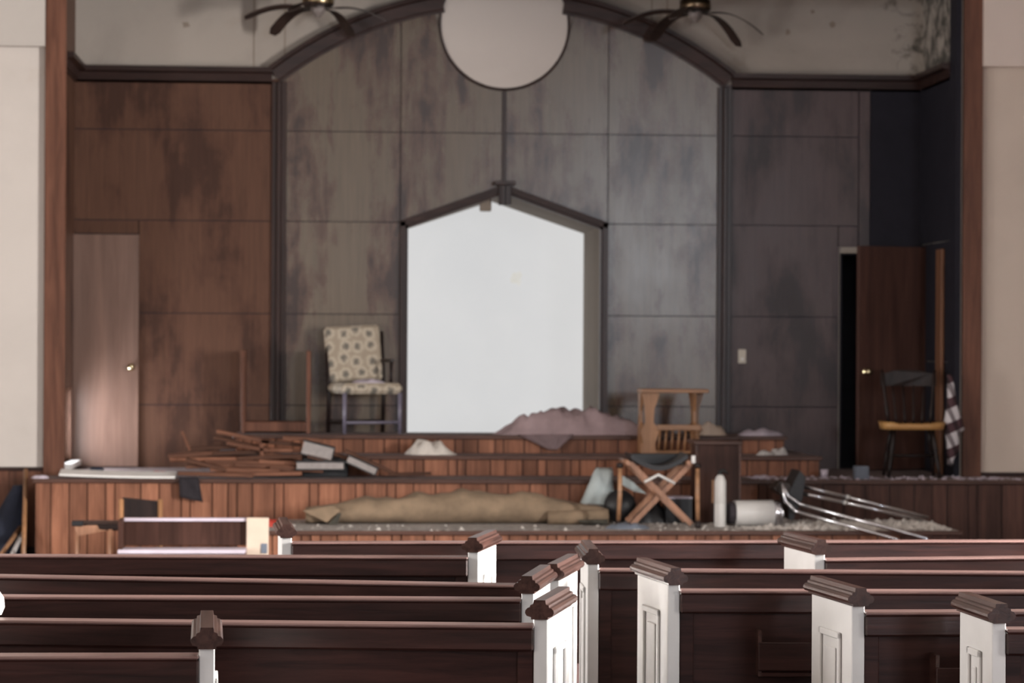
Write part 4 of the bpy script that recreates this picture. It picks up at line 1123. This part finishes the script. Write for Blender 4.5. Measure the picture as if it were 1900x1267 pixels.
# pale board and bits at the left of the stage
A, B = P(112, 872, 20.75), P(326, 886, 20.75)
bm = new_bm(); n = 16; rows_ = []
for i in range(n + 1):
    s = i / n; x = (B.x - A.x) * s; z = .012 + .02 * (1 - s) ** 2
    rows_.append([bm.verts.new((x, y, z + dz)) for y, dz in ((-.07, 0), (.10, .03), (.10, .045), (-.07, .015))])
for a, b in zip(rows_, rows_[1:]):
    for i in range(4): bm.faces.new((a[i], a[(i + 1) % 4], b[(i + 1) % 4], b[i]))
bm.faces.new(rows_[0]); bm.faces.new(rows_[-1][::-1])
o = obj('white_board', bm, 'plastic_white'); o.location = (A.x, 20.72, STZ - .01); tag(o, 'long thin white board lying on the stage below the brown door', 'board')
def lump(name, label, cat, px, py, Y, rx, ry, h, z, mat, seed):
    c = P(px, py, Y); bm = new_bm(); heap(bm, 0, 0, 0, rx, ry, h, seed, 16, 10)
    o = obj(name, bm, mat); o.location = (c.x, Y, z); return tag(o, label, cat)
lump('dark_rag', 'small dark blue rag on the white board by the brown door', 'rag', 180, 873, 20.86, .07, .05, .06, STZ + .028, 'navy', 21)
lump('red_cloth', 'red cloth scrap at the end of the long white board', 'cloth', 294, 878, 20.90, .11, .05, .045, STZ + .012, 'red', 22)
lump('paper_scrap', 'pale scrap of paper on the stage corner by the wall casing', 'paper', 75, 884, 20.68, .07, .05, .03, STZ, 'lilac', 23)
# dark cloth hanging over the stage edge
bm = new_bm(); c = P(350, 882, 20.5); rows_ = []
for j in range(8):
    v = j / 7; rows_.append([bm.verts.new((u * (.075 + .015 * v) + .02 * v, -.012 * abs(math.sin(u * 9 + v * 2)) - .01, -.175 * v + .01 - .02 * u * v)) for u in (-1, -.7, -.4, -.1, .2, .5, .8, 1)])
for a, b in zip(rows_, rows_[1:]):
    for i in range(7): bm.faces.new((a[i], a[i + 1], b[i + 1], b[i])).smooth = True
bmesh.ops.solidify(bm, geom=bm.faces[:], thickness=.012)
o = obj('hanging_rag', bm, 'dark_grey'); o.location = (c.x, 20.535, STZ + .01); tag(o, 'dark grey rag hanging over the front edge of the stage', 'rag')
# papers on the right steps
lump('lilac_cloth', 'lilac cloth spilling over the end of the upper step', 'cloth', 1408, 812, 21.85, .19, .10, .07, S3, 'lilac', 31)
lump('paper_scrap', 'white crumpled paper on the lower step near its right-hand end', 'paper', 1420, 843, 21.40, .07, .05, .05, S2, 'paper', 32)
lump('paper_scrap', 'small peaked white paper on the lower step beside the lilac cloth', 'paper', 1446, 842, 21.45, .07, .05, .075, S2, 'paper', 33)
lump('paper_scrap', 'flat lilac paper on the stage beside the pulpit box', 'paper', 1412, 880, 20.85, .09, .05, .03, STZ, 'lilac', 34)
lump('paper_bag', 'small brown paper bag beyond the magazine table on the upper step', 'bag', 1320, 802, 21.9, .13, .08, .14, S3, 'beige_end', 35)
o = box('grey_box', (-.055, -.05, 0), (.055, .05, .105), 'blue_grey', None, .004); o.location = (X_at(1598, 20.75), 20.75, STZ); tag(o, 'small blue-grey box near the stage edge before the open door', 'box')
bm = new_bm(); add_lathe(bm, [(.024, 0), (.034, .07), (.030, .07), (.02, .008)], 18); o = obj('paper_cup', bm, 'lilac'); o.location = (X_at(1530, 20.9), 20.9, STZ); tag(o, 'small pale paper cup on the stage by the grey box', 'cup')
lump('red_bag', 'red plastic bag on the low platform beside the rolled rug', 'bag', 503, 957, 19.8, .12, .08, .075, FZ, 'red', 41)
lump('green_rag', 'dark green rag beside the red plastic bag', 'rag', 462, 958, 19.8, .06, .06, .05, FZ, 'blue_grey', 42)

# plaster crumbs on the decks: too many to count
def crumbs(name, label, x0, x1, y0, y1, z, n, smin, smax, mat, seed, dens=None, avoid=()):
    g = random.Random(seed); bm = new_bm()
    for _ in range(n):
        x, y = g.uniform(x0, x1), g.uniform(y0, y1)
        if dens and g.random() > dens(x): continue
        if any(a <= x <= b and c <= y <= d for a, b, c, d in avoid): continue
        s = smin + (smax - smin) * g.random() ** 3; hh = s * g.uniform(.25, .7)
        k = 5; q0 = g.uniform(0, PI)
        b = [bm.verts.new((x + s * g.uniform(.6, 1) * math.cos(q0 + 2 * PI * i / k), y + s * g.uniform(.6, 1) * math.sin(q0 + 2 * PI * i / k), z)) for i in range(k)]
        tp = bm.verts.new((x + g.uniform(-.3, .3) * s, y + g.uniform(-.3, .3) * s, z + hh))
        for i in range(k): bm.faces.new((b[i], b[(i + 1) % k], tp))
    return stuff(obj(name, bm, mat), label, 'debris')
crumbs('plaster_crumbs', 'pale plaster crumbs thickly scattered over the low platform', FX0 + .03, FX1 - .05, FY, 20.5, FZ + .001, 1700, .006, .03, 'rubble', 1, lambda x: .25 + .75 * min(1, max(0, (x - 1.8) / 1.2)), [(X_at(555, 20.1), X_at(1135, 20.1), 19.9, 20.6), (pl0 - .03, pl1 + .03, 20.1, 20.6)])
crumbs('ceiling_debris', 'lumps of fallen plaster heaped at the right of the low platform', X_at(1380, 19.8), X_at(1740, 19.8), FY + .1, 20.3, FZ + .001, 950, .02, .065, 'rubble', 2, None, [(X_at(1345, 19.85), X_at(1460, 19.85), 19.72, 19.98)])
crumbs('stage_crumbs', 'small pale crumbs of plaster along the stage before the open door', X_at(1390, 20.8), X_at(1895, 20.8), 20.62, 21.1, STZ + .001, 500, .005, .03, 'lilac', 4)

# ------------------------------------------------------------------ things beside the stage on the left
# wooden armchair turned sideways behind the loose pew
def side_chair():
    Y = 19.0
    def X(px): return X_at(px, Y)
    def Z(py, px=220): return P(px, py, Y).z
    x0 = X(145); t = thing('wooden_armchair', 'worn wooden armchair with a dark back standing at the stage corner', 'chair', (x0, Y, 0))
    xb0, xb1 = X(226) - x0, X(296) - x0
    bm = new_bm(); add_prism(bm, [(xb0 - .02, .12, Z(962)), (xb1, .12, Z(962)), (xb1, .12, Z(932)), (xb0, .12, Z(925))], (0, .04, 0)); obj('backrest', bm, 'chair_dark', t)
    for x in (xb0 - .01, xb1):
        bm = new_bm(); add_tube(bm, [(x, .12, 0), (x, .12, Z(928))], .018, 8); obj('leg', bm, 'oak', t)
    bm = new_bm(); add_prism(bm, [(0, -.24, Z(972)), (xb0, -.2, Z(968)), (xb0 + .02, -.2, Z(975)), (.02, -.24, Z(990))], (0, .05, 0)); ar = obj('armrest', bm, 'stool', t)
    for x in (.02, xb0 - .06):
        bm = new_bm(); add_tube(bm, [(x, -.21, 0), (x, -.21, Z(978))], .017, 8); obj('leg', bm, 'stool', t)
    bm = new_bm(); add_box(bm, (-.02, -.25, Z(972)), (.06, -.18, Z(962)), .006); obj('arm_pad', bm, 'black', ar)
    bm = new_bm(); add_box(bm, (0, -.22, .40), (xb1, .14, .45), .01); obj('seat', bm, 'chair_dark', t)
side_chair()
# poles and cloth leaning in the corner
gl = 'sticks leaning in the corner left of the stage'
for i, (pa, pb_, m, lab) in enumerate((((48, 872), (44, 1010), 'oak', 'upright orange stick leaning by the stage corner'), ((40, 975), (-5, 1040), 'oak_x', 'tan lath leaning low beside the stage corner'), ((44, 985), (22, 1030), 'paper', 'pale lath leaning beside the tan lath by the stage corner'))):
    A, B = P(*pa, 20.9), P(*pb_, 20.35); 
    if B.z < .02: B.z = .02
    d = (A - B); B2 = B - d * (max(0, B.z - .03) / d.z)
    bm = new_bm(); add_tube(bm, [(0, 0, 0), A - B2], .018, 8); o = obj('leaning_stick', bm, m); o.location = B2; tag(o, lab, 'stick', gl)
bm = new_bm(); n = 10; c0_ = P(42, 905, 20.95); rows_ = []
for j in range(n + 1):
    v = j / n; z = c0_.z * (1 - v) + .02; w_ = .05 + .16 * v
    rows_.append([bm.verts.new((-.17 * v + w_ * math.cos(2 * PI * k / 12) * (1 + .2 * math.sin(3 * k)), -.06 * v + .08 * math.sin(2 * PI * k / 12), z)) for k in range(12)])
for a, b in zip(rows_, rows_[1:]):
    for k in range(12): bm.faces.new((a[k], a[(k + 1) % 12], b[(k + 1) % 12], b[k])).smooth = True
bm.faces.new(rows_[0]); bm.faces.new(rows_[-1][::-1])
o = obj('navy_drape', bm, 'navy'); o.location = (c0_.x - .02, 20.95, 0); tag(o, 'navy cloth draped in the corner between wall and stage', 'cloth')
